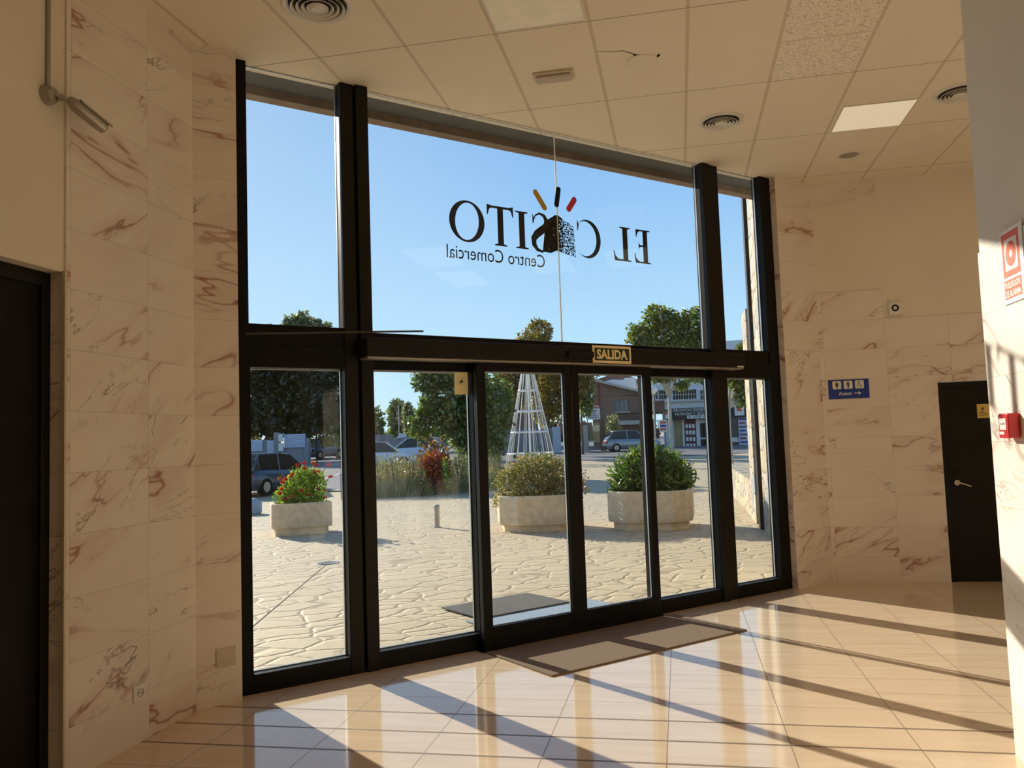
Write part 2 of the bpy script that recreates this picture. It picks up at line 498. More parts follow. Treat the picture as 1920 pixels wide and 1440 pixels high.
def stone_mat():
    t = NT('split slate cladding')
    o = t.obj()
    wv = t.n('ShaderNodeTexNoise'); t.l(o, wv.inputs['Vector']); wv.inputs['Scale'].default_value = 1.5
    pp = t.vmath('MULTIPLY', t.vmath('ADD', o, t.vmath('SCALE', wv.outputs['Color'], 0.25)), (2.0, 2.0, 3.1))
    vo = t.n('ShaderNodeTexVoronoi', feature='DISTANCE_TO_EDGE'); t.l(pp, vo.inputs['Vector']); vo.inputs['Scale'].default_value = 1.0
    vc = t.n('ShaderNodeTexVoronoi'); t.l(pp, vc.inputs['Vector']); vc.inputs['Scale'].default_value = 1.0
    cr_ = t.n('ShaderNodeValToRGB'); t.l(t.sep(vc.outputs['Color'])[0], cr_.inputs[0])
    r = cr_.color_ramp; r.elements[0].color = (0.52, 0.39, 0.23, 1); r.elements[1].color = (0.46, 0.29, 0.16, 1)
    for ps, cl in ((0.3, (0.56, 0.48, 0.35, 1)), (0.5, (0.30, 0.34, 0.36, 1)), (0.62, (0.58, 0.49, 0.33, 1)), (0.8, (0.50, 0.46, 0.40, 1))):
        e = r.elements.new(ps); e.color = cl
    base = t.mix(t.math('MULTIPLY', t.mapr(t.noise(o, 7, 5, 0.7), 0.3, 0.75), 0.4), cr_.outputs[0], (0.38, 0.28, 0.18))
    j = t.mapr(vo.outputs['Distance'], 0.01, 0.05, 1.0, 0.0)
    base = t.mix(t.math('MULTIPLY', j, 0.7), base, (0.16, 0.12, 0.08))
    h = t.math('ADD', t.mapr(vo.outputs['Distance'], 0.0, 0.12), t.math('MULTIPLY', t.noise(o, 12, 5), 0.6))
    t.bsdf(base, 0.75, 0, 0.3, t.bump(h, 0.7, 0.03))
    return t.mat

def brick_mat(name, c1, c2, mort, sc=1.0):
    t = NT(name)
    o = t.obj(); x, y, z = t.sep(o)
    b = t.n('ShaderNodeTexBrick'); t.l(t.comb(t.math('ADD', x, y), z), b.inputs['Vector'])
    b.inputs['Color1'].default_value = c4(c1); b.inputs['Color2'].default_value = c4(c2); b.inputs['Mortar'].default_value = c4(mort)
    b.inputs['Scale'].default_value = 1.0; b.inputs['Brick Width'].default_value = 0.25 * sc; b.inputs['Row Height'].default_value = 0.075 * sc
    b.inputs['Mortar Size'].default_value = 0.012
    t.bsdf(b.outputs[0], 0.85, 0, 0.2)
    return t.mat

def mottled_mat():
    t = NT('peeling black vinyl film')
    o = t.obj(); x, y, z = t.sep(o)
    n = t.noise(o, 60, 3, 0.6)
    # film is most worn towards the right side of the little house
    th = t.mapr(x, -0.03, 0.08, 0.68, 0.51)
    hole = t.math('GREATER_THAN', n, th)
    tr = t.n('ShaderNodeBsdfTransparent'); df = t.n('ShaderNodeBsdfDiffuse'); df.inputs[0].default_value = (0.008, 0.007, 0.008, 1)
    mx = t.n('ShaderNodeMixShader'); t.l(hole, mx.inputs[0])
    t.t.links.new(df.outputs[0], mx.inputs[1]); t.t.links.new(tr.outputs[0], mx.inputs[2]); t.t.links.new(mx.outputs[0], t.out.inputs[0])
    return t.mat

def mat_mat(name, c):
    t = NT(name)
    o = t.obj()
    n = t.noise(o, 160, 3, 0.7)
    c1 = t.mix(t.mapr(n, 0.3, 0.7), tuple(q * 0.65 for q in c), tuple(q * 1.3 for q in c))
    t.bsdf(c1, 0.95, 0, 0.05, t.bump(n, 0.8, 0.004))
    return t.mat

M = {}
M['marble'] = marble_mat()
M['floor'] = floor_mat()
M['ceil'] = ceil_mat()
M['plaza'] = plaza_mat()
M['plaster'] = plain('cream wall plaster', (0.80, 0.74, 0.625), 0.85, spec=0.2, var=0.03, scale=1.5)
M['plaster2'] = plain('white wall plaster', (0.74, 0.71, 0.66), 0.85, spec=0.2, var=0.03, scale=1.5)
M['black'] = plain('black lacquered aluminium', (0.005, 0.0045, 0.0045), 0.45, spec=0.18, var=0.25, scale=5)
M['black2'] = plain('dark bronze aluminium', (0.010, 0.009, 0.008), 0.45, spec=0.22, var=0.2, scale=5)
M['bead'] = plain('worn metal glazing bead', (0.55, 0.56, 0.58), 0.35, metal=0.8)
M['rubber'] = plain('black rubber', (0.008, 0.008, 0.008), 0.7, spec=0.2)
M['glass'] = glass_mat()
M['glassup'] = glass_mat('dusty upper glass', (0.95, 0.965, 0.96), 0.006)
M['vinyl'] = plain('black vinyl film', (0.006, 0.006, 0.008), 0.6, spec=0.2)
M['vy'] = plain('yellow vinyl film', srgb(210, 165, 10), 0.6, emit=None)
M['vr'] = plain('red vinyl film', srgb(225, 30, 50), 0.6)
M['worn'] = mottled_mat()
M['white'] = plain('white plastic', (0.78, 0.76, 0.70), 0.4)
M['beigepl'] = plain('aged beige plastic', (0.62, 0.54, 0.43), 0.45)
M['metal'] = plain('satin grey metal', (0.40, 0.37, 0.32), 0.35, metal=0.7)
M['chrome'] = plain('brushed nickel', (0.72, 0.66, 0.58), 0.2, metal=1.0)
M['alu'] = plain('white painted aluminium', (0.72, 0.70, 0.66), 0.45)
M['ductgrey'] = plain('duct shade and rod grey', (0.06, 0.05, 0.04), 0.8)  # dark tone painted for the shade inside the vents; also colours the rod
M['dark'] = plain('dark void', (0.004, 0.004, 0.004), 0.9, spec=0.05)
M['signgreen'] = plain('dark green sign face', srgb(20, 50, 25), 0.5)
M['signcream'] = plain('cream sign face with weak emission', srgb(225, 200, 150), 0.5, emit=srgb(225, 190, 120), estr=0.05)  # weak emission set on the cream border and letters
M['signblue'] = plain('blue sign face', srgb(22, 58, 150), 0.35)
M['signwhite'] = plain('white sign face', (0.80, 0.78, 0.72), 0.5)
M['signorange'] = plain('orange red sign ink', srgb(222, 98, 66), 0.6)
M['signink'] = plain('black sign ink', (0.02, 0.02, 0.02), 0.6)
M['red'] = plain('red plastic', srgb(190, 22, 25), 0.35)
M['gold'] = plain('gold coloured plate', srgb(225, 195, 115), 0.4, metal=0.2)
M['doormat'] = mat_mat('brown entrance mat fibre', (0.25, 0.185, 0.135))
M['greymat'] = mat_mat('grey rubber mat', (0.17, 0.165, 0.155))
M['bluemat'] = mat_mat('worn blue grey mat', (0.36, 0.44, 0.52))
M['lampdim'] = plain('dim lamp diffuser', (0.86, 0.82, 0.70), 0.5, emit=(1.0, 0.86, 0.62), estr=0.035)  # weak glow put in to lift the panel above the ceiling tone
M['lampon'] = plain('lamp diffuser', (0.86, 0.84, 0.78), 0.5, emit=(1.0, 0.84, 0.62), estr=0.36)
M['stone'] = stone_mat()
M['concrete'] = plain('cast sandstone concrete', (0.74, 0.58, 0.38), 0.85, spec=0.2, var=0.14, scale=9, bump=0.5)
M['soil'] = plain('dark soil', (0.05, 0.035, 0.022), 0.95, spec=0.1, bump=0.5)
M['asphalt'] = plain('grey asphalt', (0.20, 0.195, 0.20), 0.9, spec=0.2, var=0.1, scale=3, bump=0.3)
M['kerb'] = plain('pale kerb stone', (0.50, 0.46, 0.40), 0.85)
M['bark'] = plain('grey brown bark', (0.16, 0.12, 0.085), 0.95, var=0.3, scale=10, bump=0.6)
M['bark2'] = plain('pale plane tree bark', (0.42, 0.39, 0.33), 0.9, var=0.25, scale=6, bump=0.4)
M['soffit'] = plain('dark painted soffit', (0.085, 0.095, 0.09), 0.8, var=0.12, scale=3)
M['board'] = plain('weathered brown board', (0.22, 0.165, 0.12), 0.8, var=0.2, scale=6)
M['wallwhite'] = plain('white render', (0.66, 0.68, 0.72), 0.85, var=0.05, scale=1)
M['brick'] = brick_mat('brown facing brick', (0.27, 0.13, 0.085), (0.22, 0.11, 0.075), (0.25, 0.19, 0.15), 1.0)
M['rooft'] = plain('clay roof tiles', (0.24, 0.13, 0.09), 0.85, var=0.2, scale=4)
M['winglass'] = plain('dark window glass', (0.02, 0.024, 0.025), 0.08, spec=0.45)
M['fencegrey'] = plain('grey block wall', (0.25, 0.26, 0.28), 0.85, var=0.12, scale=3)
M['shutter'] = plain('pale blue grey metal slats', (0.50, 0.58, 0.72), 0.5)
M['conblue'] = plain('blue grey wall render', (0.28, 0.29, 0.30), 0.85)
M['whitemetal'] = plain('white wire', (0.80, 0.78, 0.76), 0.5)

# ================================================================== ROOM SHELL
A45 = R(-45)          # local x = v (across the lobby), local y = u (along it)
ZC = 4.45
def shift(mb, dx, dy):
    for k in mb.uv: mb.uv[k] = [(a + dx, b + dy) for a, b in mb.uv[k]]
def struct(mb, name, mats, **k):
    return tag(mb.build(name, mats, **k), kind='structure')
def vu(x, y): return ((x - y) * S2, (x + y) * S2)

fp = [(-3.43, -5.2), (-3.43, 4.9), vu(1.2, 5.90), vu(7.9, 5.90), (6.2, 9.85), (6.2, -5.2)]
struct(MB().zprism(fp, -0.16, 0.0), 'floor', M['floor'], rz=A45)
cp_ = [(-3.43, -5.2), (-3.43, 4.9), vu(1.2, 5.93), vu(7.95, 5.93), (6.2, 9.85), (6.2, -5.2)]
struct(MB().zprism(cp_, ZC, ZC + 0.25), 'ceiling', M['ceil'], rz=A45)

m = MB(); m.box(-3.43, -3.13, 3.73, 4.893, 0, ZC); m.m = 1
m.box(-3.43, -3.142, -5.2, 3.73, 2.625, ZC); m.box(-3.43, -3.142, -5.2, 1.2, 0, 2.625)
shift(m, -4.413, 0.055)
struct(m, 'wall_left', [M['marble'], M['plaster']], rz=A45)
# slim bead at the left end of the marble
struct(MB().box(-3.142, -3.124, 3.716, 3.732, 0, 2.63), 'trim_1', M['beigepl'], rz=A45)
struct(MB().box(-3.13, -3.085, 3.9, 4.93, ZC - 0.03, ZC), 'trim_2', M['plaster'], rz=A45)

m = MB(); m.box(1.24, 1.54, 5.68, 5.95, 0, ZC); shift(m, -1.24 + 0.65 * 9, 0.055)
struct(m, 'wall_front_left', M['marble'])
m = MB(); m.box(7.33, 8.0, 5.71, 5.98, 0, ZC); shift(m, -7.33 + 0.65 * 23, 0.055)
struct(m, 'wall_front_right', M['marble'])

m = MB()
m.box(1.55, 2.265, 9.65, 9.85, 0, 3.2); m.box(1.55, 2.265, 9.65, 9.85, 4.185, ZC)
m.box(2.265, 2.765, 9.65, 9.85, 0, 2.875); m.box(2.765, 3.67, 9.65, 9.85, 2.14, 2.875); m.box(3.67, 6.2, 9.65, 9.85, 0, 2.875)
m.m = 1
m.box(1.55, 2.265, 9.662, 9.85, 3.2, 4.185); m.box(2.265, 6.2, 9.662, 9.85, 2.875, ZC)
shift(m, -2.265 + 0.65 * 31, 0.055 + 0.325 * 7)
struct(m, 'wall_back', [M['marble'], M['plaster']], rz=A45)

m = MB(); m.box(1.57, 2.30, 3.80, 4.65, 0, 2.55); m.m = 1; m.box(1.58, 2.30, 3.80, 4.65, 2.55, ZC)
shift(m, -4.0, 0.055)
struct(m, 'wall_right', [M['marble'], M['plaster2']], rz=A45)
struct(MB().box(6.2, 6.4, -5.2, 9.85, 0, ZC), 'wall_far_right', M['plaster'], rz=A45)
struct(MB().box(-3.43, 6.4, -5.4, -5.2, 0, ZC), 'wall_rear', M['plaster'], rz=A45)

# ------------------------------------------------------------------ glass front
YF, YB, YG = 5.78, 5.90, 5.85
def post(n, x0, x1, z0, z1, groove=None):
    m = MB(); m.box(x0, x1, YF, YB, z0, z1)
    if groove:
        m.box(groove - 0.012, groove + 0.012, YF - 0.012, YF, z0, z1)
    return struct(m, 'trim_%d' % n, M['black'], bevel=0.004)
post(3, 1.54, 1.64, 0, ZC)
m = MB(); m.box(2.35, 2.455, YF, YB, 0, ZC); m.box(2.47, 2.57, YF - 0.02, YB, 0, ZC); m.box(2.44, 2.48, YF + 0.02, YB, 0, ZC)
struct(m, 'trim_4', M['black2'], bevel=0.004)
m = MB(); m.box(6.26, 6.36, YF - 0.02, YB, 0, ZC); m.box(6.375, 6.49, YF, YB, 0, ZC); m.box(6.35, 6.38, YF + 0.02, YB, 0, ZC)
struct(m, 'trim_5', M['black2'], bevel=0.004)
m = MB(); m.box(7.17, 7.33, YF, YB, 0, ZC)
struct(m, 'trim_6', M['black'], bevel=0.004)
# transoms
m = MB(); m.box(1.64, 2.35, YF, YB, 2.24, 2.40); m.box(1.64, 2.35, YF + 0.012, YB, 2.40, 2.55); struct(m, 'trim_7', M['black'], bevel=0.003)
m = MB(); m.box(2.57, 6.26, YF + 0.02, YB, 2.24, 2.525); struct(m, 'trim_8', M['black'], bevel=0.003)
m = MB(); m.box(6.49, 7.17, YF, YB, 2.235, 2.40); m.box(6.49, 7.17, YF + 0.012, YB, 2.40, 2.525); struct(m, 'trim_9', M['black'], bevel=0.003)

def beads(m, x0, x1, z0, z1, y0=YG + 0.006, y1=YG + 0.022, w=0.008):
    m.box(x0, x1, y0, y1, z0, z0 + w); m.box(x0, x1, y0, y1, z1 - w, z1)
    m.box(x0, x0 + w, y0, y1, z0 + w, z1 - w); m.box(x1 - w, x1, y0, y1, z0 + w, z1 - w)
def glazed(n, x0, x1, z0, z1, gm, frame=None, seam=None, split=None):
    """window: frame mesh with pane(s) and bead"""
    root = empty('window_%d' % n, ((x0 + x1) / 2, YG, z0), kind='structure')
    ox, oz = (x0 + x1) / 2, z0
    fx0, fx1, fz0, fz1 = frame or (x0, x1, z0, z1)
    if frame:
        f = MB(); 
        if fx0 < x0: f.box(fx0 - ox, x0 - ox, YF - YG, 0.03, fz0 - oz, fz1 - oz)
        if fx1 > x1: f.box(x1 - ox, fx1 - ox, YF - YG, 0.03, fz0 - oz, fz1 - oz)
        if fz0 < z0: f.box(x0 - ox, x1 - ox, YF - YG, 0.03, fz0 - oz, 0)
        if fz1 > z1: f.box(x0 - ox, x1 - ox, YF - YG, 0.03, z1 - oz, fz1 - oz)
        f.build('window_frame', M['black'], root, bevel=0.004)
    if split:
        for a, b in ((x0, split - 0.003), (split + 0.003, x1)):
            MB().box(a - ox, b - ox, -0.004, 0.004, 0, z1 - oz).build('pane', gm, root)
        MB().box(split - 0.004 - ox, split + 0.004 - ox, -0.0055, 0.0055, 0, z1 - oz).build('silicone_seam', M['white'], root)
    else:
        MB().box(x0 - ox, x1 - ox, -0.004, 0.004, 0, z1 - oz).build('pane', gm, root)
    b = MB(); beads(b, x0 - ox, x1 - ox, 0, z1 - oz, 0.006, 0.022); b.build('glazing_bead', M['bead'], root)
    return root
glazed(1, 1.645, 2.345, 2.55, ZC, M['glassup'])
glazed(2, 2.57, 6.255, 2.527, ZC, M['glassup'], split=4.44)
glazed(3, 6.50, 7.165, 2.527, ZC, M['glassup'], frame=(6.49, 7.17, 2.525, ZC))
glazed(4, 1.645, 2.345, 0.128, 2.238, M['glass'], frame=(1.64, 2.35, 0.0, 2.24))
glazed(5, 6.49, 7.165, 0.128, 2.233, M['glass'], frame=(6.49, 7.17, 0.0, 2.235))
glazed(6, 2.575, 3.45, 0.128, 2.238, M['glass'], frame=(2.57, 3.51, 0.0, 2.24))
glazed(7, 5.365, 6.255, 0.128, 2.232, M['glass'], frame=(5.35, 6.26, 0.0, 2.24))
# white strip painted in for the bright gap between glass and ceiling
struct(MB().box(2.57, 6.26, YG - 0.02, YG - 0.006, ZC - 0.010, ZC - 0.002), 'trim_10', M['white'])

def leaf(n, x0, x1, g0, g1, z0, gb, gt, z1):
    y0, y1 = 5.68, 5.735
    root = empty('door_%d' % n, ((x0 + x1) / 2, y0, 0), kind='structure'); ox = (x0 + x1) / 2
    f = MB()
    f.box(x0 - ox, g0 - ox, 0, 0.055, z0, z1); f.box(g1 - ox, x1 - ox, 0, 0.055, z0, z1)
    f.box(g0 - ox, g1 - ox, 0, 0.055, z0, gb); f.box(g0 - ox, g1 - ox, 0, 0.055, gt, z1)
    f.build('door_frame', M['black'], root, bevel=0.004)
    MB().box(g0 - ox, g1 - ox, 0.024, 0.032, gb, gt).build('pane', M['glass'], root)
    b = MB(); beads(b, g0 - ox, g1 - ox, gb, gt, 0.034, 0.048, 0.006); b.build('glazing_bead', M['bead'], root)
    MB().box(x0 - ox + 0.005, x1 - ox - 0.005, 0.01, 0.04, 0.003, z0).build('brush_seal', M['rubber'], root)
    return root
leaf(1, 3.43, 4.395, 3.515, 4.325, 0.012, 0.185, 2.235, 2.31)
leaf(2, 4.40, 5.34, 4.475, 5.262, 0.012, 0.185, 2.235, 2.31)
struct(MB().box(3.4, 5.42, 5.66, 5.78, 0.0, 0.004), 'trim_11', M['chrome'])

# automatic door operator over the leaves
op = empty('door_operator', (4.49, 5.68, 2.305), label='long black automatic door drive box above the sliding glass leaves', cat='door operator')
m = MB(); m.box(-2.05, 2.05, -0.10, 0.10, 0.012, 0.155); m.build('housing', M['black2'], op, bevel=0.006)
MB().box(-2.04, 2.04, -0.085, 0.06, 0.0, 0.012).build('cover_rail', M['metal'], op)
MB().box(2.05, 2.058, -0.09, 0.09, 0.02, 0.11).build('end_cap', M['bead'], op)
MB().box(1.93, 2.02, -0.104, -0.10, 0.016, 0.03).build('label_tag', M['white'], op)
m = MB(); m.box(-0.14, 0.14, -0.035, 0.0, -0.028, 0.028)
se = m.build('motion_sensor', M['rubber'], loc=(4.42, 5.579, 2.388), bevel=0.012)
tag(se, 'small black motion sensor bar just left of the green SALIDA sign', 'sensor')
m = MB(); m.m = 0; 
rd = MB().tube([(0, 0, 0), (0.6, -0.01, 0.035), (1.32, -0.02, 0.075)], 0.007, 6).build('rod', M['ductgrey'], loc=(1.56, 5.55, 2.44))
tag(rd, 'thin grey rod lying slanted along the transom at upper left of the doors', 'rod')

# SALIDA sign
sg = empty('exit_sign', (4.56, 5.575, 2.32), label='green SALIDA exit sign with cream letters on the door drive box', cat='sign')
m = MB(); m.box(0, 0.445, -0.004, 0.0, 0, 0.155); m.build('sign_border', M['signcream'], sg)
m = MB(); m.box(0.022, 0.423, -0.0055, -0.004, 0.022, 0.133); m.build('sign_face', M['signgreen'], sg)
m = MB(); put_text(m, 'SALIDA', 0.045, 0.034, 0.355, 0.088, y=-0.0062, bold=0.035); m.build('lettering', M['signcream'], sg)

# ------------------------------------------------------------------ vinyl lettering, read from outside
def ring_pts(cx, cz, rx, rz, a0, a1, n=48):
    return [(cx + rx * math.cos(a0 + (a1 - a0) * i / n), cz + rz * math.sin(a0 + (a1 - a0) * i / n)) for i in range(n + 1)]
def glyph(ch):
    """serif capitals as lists of convex or simple polygons in a unit-height cell, plus width"""
    P = []
    if ch == 'O':
        o = ring_pts(0.50, 0.5, 0.50, 0.52, 0, 2 * math.pi); i = []
        for k in range(49):
            a = 2 * math.pi * k / 48; x = 0.335 * math.cos(a); z = 0.470 * math.sin(a); th = 0.16
            i.append((0.50 + x * math.cos(th) - z * math.sin(th) * 0.8, 0.5 + x * math.sin(th) * 0.8 + z * math.cos(th)))
        P += [[o[k], o[k + 1], i[k + 1], i[k]] for k in range(48)]; w = 1.0
    elif ch == 'C':
        o = ring_pts(0.52, 0.5, 0.52, 0.52, R(48), R(312)); i = ring_pts(0.61, 0.5, 0.44, 0.47, R(52), R(308))
        P += [[o[k], o[k + 1], i[k + 1], i[k]] for k in range(48)]
        P += [[(0.83, 0.86), (0.90, 1.0), (0.90, 0.70), (0.875, 0.70)]]; w = 0.92
    elif ch == 'S':
        path = [(0.50, 0.80), (0.44, 0.93), (0.30, 1.00), (0.15, 0.95), (0.07, 0.82), (0.10, 0.68), (0.24, 0.56), (0.40, 0.45), (0.51, 0.32), (0.50, 0.16), (0.40, 0.04), (0.24, 0.0), (0.10, 0.06), (0.04, 0.20)]
        wd_ = [0.016, 0.02, 0.03, 0.05, 0.075, 0.09, 0.105, 0.105, 0.09, 0.075, 0.05, 0.03, 0.02, 0.016]
        L_ = []; 
        for k, (x, z) in enumerate(path):
            x0, z0 = path[max(k - 1, 0)]; x1, z1 = path[min(k + 1, len(path) - 1)]
            dx, dz = x1 - x0, z1 - z0; q = math.hypot(dx, dz); nx, nz = -dz / q, dx / q; r = wd_[k]
            L_.append(((x + nx * r, z + nz * r), (x - nx * r, z - nz * r)))
        P += [[L_[k][0], L_[k + 1][0], L_[k + 1][1], L_[k][1]] for k in range(len(L_) - 1)]
        P += [[(0.47, 0.84), (0.535, 0.98), (0.535, 0.72), (0.505, 0.72)], [(0.08, 0.14), (0.0, 0.02), (0.0, 0.30), (0.03, 0.30)]]; w = 0.6
    elif ch == 'I':
        P += [[(0.11, 0), (0.29, 0), (0.29, 1), (0.11, 1)], [(0, 0), (0.4, 0), (0.4, 0.03), (0.27, 0.06), (0.13, 0.06), (0, 0.03)], [(0, 1), (0, 0.97), (0.13, 0.94), (0.27, 0.94), (0.4, 0.97), (0.4, 1)]]; w = 0.4
    elif ch == 'T':
        P += [[(0.32, 0), (0.50, 0), (0.50, 0.97), (0.32, 0.97)], [(0.22, 0), (0.60, 0), (0.60, 0.03), (0.48, 0.06), (0.34, 0.06), (0.22, 0.03)],
              [(0.0, 0.94), (0.82, 0.94), (0.82, 1.0), (0.0, 1.0)], [(0.0, 1.03), (0.0, 0.76), (0.03, 0.76), (0.07, 0.90), (0.14, 0.95), (0.14, 1.0)], [(0.82, 1.03), (0.68, 1.0), (0.68, 0.95), (0.75, 0.90), (0.79, 0.76), (0.82, 0.76)]]; w = 0.82
    elif ch in 'EL':
        P += [[(0.11, 0), (0.29, 0), (0.29, 1), (0.11, 1)], [(0, 0), (0.60, 0), (0.60, 0.05), (0.12, 0.05), (0, 0.03)], [(0.64, 0.28), (0.61, 0.28), (0.57, 0.14), (0.46, 0.05), (0.46, 0.0), (0.60, 0)]]
        if ch == 'E':
            P += [[(0, 1), (0, 0.97), (0.12, 0.95), (0.56, 0.95), (0.56, 1)], [(0.56, 1), (0.42, 1), (0.42, 0.95), (0.50, 0.88), (0.53, 0.77), (0.56, 0.77)],
                  [(0.26, 0.49), (0.46, 0.49), (0.46, 0.54), (0.26, 0.54)], [(0.46, 0.66), (0.43, 0.56), (0.38, 0.54), (0.38, 0.49), (0.43, 0.47), (0.46, 0.37)]]
        else:
            P += [[(0, 1), (0, 0.97), (0.12, 0.94), (0.26, 0.94), (0.40, 0.97), (0.40, 1)]]
        w = 0.64
    return P, w
YL = YG + 0.0055
lg = empty('window_lettering', (4.44, YL, 3.34), label='mirrored black EL CASITO vinyl lettering with house and coloured rays on upper glass', cat='window decal')
def letter(ch, xr, xl, z0, z1):
    """xr: world x of the letter's reading-left edge (right side seen from indoors), xl its reading-right edge"""
    P, w = glyph(ch); m = MB(); sx = (xr - xl) / w
    for k, poly in enumerate(P):
        m.add([(xr - a * sx - 4.44, 0.0004 * (k % 3), z0 - 3.34 + b * (z1 - z0)) for a, b in poly], [tuple(range(len(poly)))])
    return m.build('letter', M['vinyl'], lg)
letter('E', 5.575, 5.365, 3.342, 3.674)
letter('L', 5.320, 5.100, 3.342, 3.674)
letter('C', 4.946, 4.664, 3.335, 3.684)
letter('S', 4.345, 4.147, 3.338, 3.684)
letter('I', 4.118, 3.984, 3.342, 3.676)
letter('T', 3.963, 3.692, 3.343, 3.690)
letter('O', 3.665, 3.320, 3.348, 3.692)
def poly_part(name, pts, mt, y=0.0):
    m = MB(); m.add([(a - 4.44, y, b - 3.34) for a, b in pts], [tuple(range(len(pts)))]); return m.build(name, mt, lg)
poly_part('house_emblem', [(4.27, 3.34), (4.31, 3.60), (4.30, 3.615), (4.425, 3.692), (4.455, 3.692), (4.640, 3.60), (4.628, 3.598), (4.645, 3.318), (4.43, 3.365), (4.36, 3.335)], M['worn'], 0.001)
def capsule(name, a, b, r, mt, y=0.0):
    a = Vector((a[0], a[1])); b = Vector((b[0], b[1])); d = (b - a).normalized(); t0 = math.atan2(d.y, d.x); pts = []
    for k in range(9): t = t0 - math.pi / 2 + math.pi * k / 8; pts.append((b.x + r * math.cos(t), b.y + r * math.sin(t)))
    for k in range(9): t = t0 + math.pi / 2 + math.pi * k / 8; pts.append((a.x + r * math.cos(t), a.y + r * math.sin(t)))
    o = poly_part(name, pts, mt, y); return o
o = capsule('ray', (4.212, 3.872), (4.306, 3.744), 0.027, M['vy']); o['label'] = 'yellow ray'
o = capsule('ray', (4.462, 3.930), (4.434, 3.785), 0.026, M['vinyl'], -0.0122); o['label'] = 'black ray'
o = capsule('ray', (4.650, 3.862), (4.582, 3.768), 0.028, M['vr']); o['label'] = 'red ray'
m = MB(); put_text(m, 'Centro Comercial', 3.288 - 4.44, 3.192 - 3.34, 4.288 - 3.288, 0.115, y=0.0, mirror=True)
m.build('caption', M['vinyl'], lg)

# sticker on the left fixed leaf
st = empty('sticker', (3.318, YG - 0.006, 2.055), label='cream paper sticker with a small line drawing at top of the glass leaf', cat='sticker')
MB().box(0, 0.125, -0.001, 0, 0, 0.185).build('paper', plain('yellowed paper with glow', srgb(205, 180, 125), 0.8, emit=srgb(205, 175, 110), estr=0.25), st)  # paper is given a glow of its own to brighten it
m = MB()
for a, b, c, d in ((0.03, 0.094, 0.078, 0.080), (0.03, 0.094, 0.138, 0.140), (0.03, 0.032, 0.08, 0.138), (0.092, 0.094, 0.08, 0.138)): m.box(a, b, -0.0016, -0.001, c, d)
m.add([(0.042, -0.0016, 0.092), (0.075, -0.0016, 0.094), (0.084, -0.0016, 0.112), (0.068, -0.0016, 0.128), (0.052, -0.0016, 0.114)], [(0, 1, 2, 3, 4)])
m.build('drawing', plain('faded grey ink', srgb(120, 125, 110), 0.8), st)

# ------------------------------------------------------------------ outside soffit and fascia
struct(MB().box(-1.5, 9.2, 5.93, 6.56, 4.60, 5.0), 'ceiling_outside', M['soffit'])
struct(MB().box(-1.5, 9.2, 6.50, 6.62, 4.53, 5.4), 'trim_12', M['board'])

# ================================================================== LOBBY OBJECTS
# left dark shopfront door
d = empty('door_3', W(-3.235, 3.73), A45 + R(90), kind='structure')   # local x runs along u, local y into the wall
m = MB(); m.box(-2.53, -0.002, 0, 0.05, 0.0, 2.624); m.build('door_panel', M['black'], d)
m = MB(); m.box(-0.06, -0.002, -0.015, 0, 0, 2.624); m.box(-2.53, -0.06, -0.015, 0, 2.55, 2.624); m.box(-1.3, -1.22, -0.012, 0, 0, 2.55)
m.build('door_frame', M['black2'], d, bevel=0.003)

# back door
dz = 2.135
d = empty('door_4', W(2.768, 9.66), A45, kind='structure')
m = MB(); m.box(0.0, 0.055, -0.012, 0.10, 0, dz); m.box(0.845, 0.90, -0.012, 0.10, 0, dz); m.box(0.055, 0.845, -0.012, 0.10, dz - 0.055, dz)
m.build('door_frame', M['black2'], d, bevel=0.004)
m = MB(); m.box(0.052, 0.848, 0.012, 0.055, 0.0, dz - 0.05); m.build('door_leaf', M['black2'], d, bevel=0.003)
h = MB(); h.cyl((0.125, 0.012, 1.052), (0.125, -0.004, 1.052), 0.030, n=24).cyl((0.125, -0.004, 1.052), (0.125, -0.05, 1.052), 0.011, n=12)
h.tube([(0.125, -0.048, 1.052), (0.15, -0.052, 1.047), (0.20, -0.050, 1.030), (0.245, -0.048, 1.012)], [0.011, 0.010, 0.009, 0.008], 10)
h.build('door_handle', M['chrome'], d, smooth=True)
h = MB(); h.box(0.10, 0.135, 0.004, 0.012, 1.15, 1.22); h.cyl((0.118, 0.004, 1.19), (0.118, -0.006, 1.19), 0.012, n=16)
h.build('lock', M['rubber'], d)
h = MB(); h.box(0.375, 0.495, 0.004, 0.012, 1.735, 1.885); gp = h.build('door_sign', M['gold'], d)
h = MB(); h.cyl((0.43, 0.0035, 1.835), (0.43, 0.0015, 1.835), 0.016, n=16); h.tube([(0.43, 0.002, 1.815), (0.425, 0.002, 1.79), (0.45, 0.002, 1.785), (0.47, 0.002, 1.765)], 0.004, 6)
h.tube([(0.415, 0.002, 1.80), (0.402, 0.002, 1.775), (0.42, 0.002, 1.757), (0.445, 0.002, 1.765)], 0.003, 6)
h.build('pictogram', plain('brown engraving', (0.20, 0.12, 0.03), 0.6), gp)

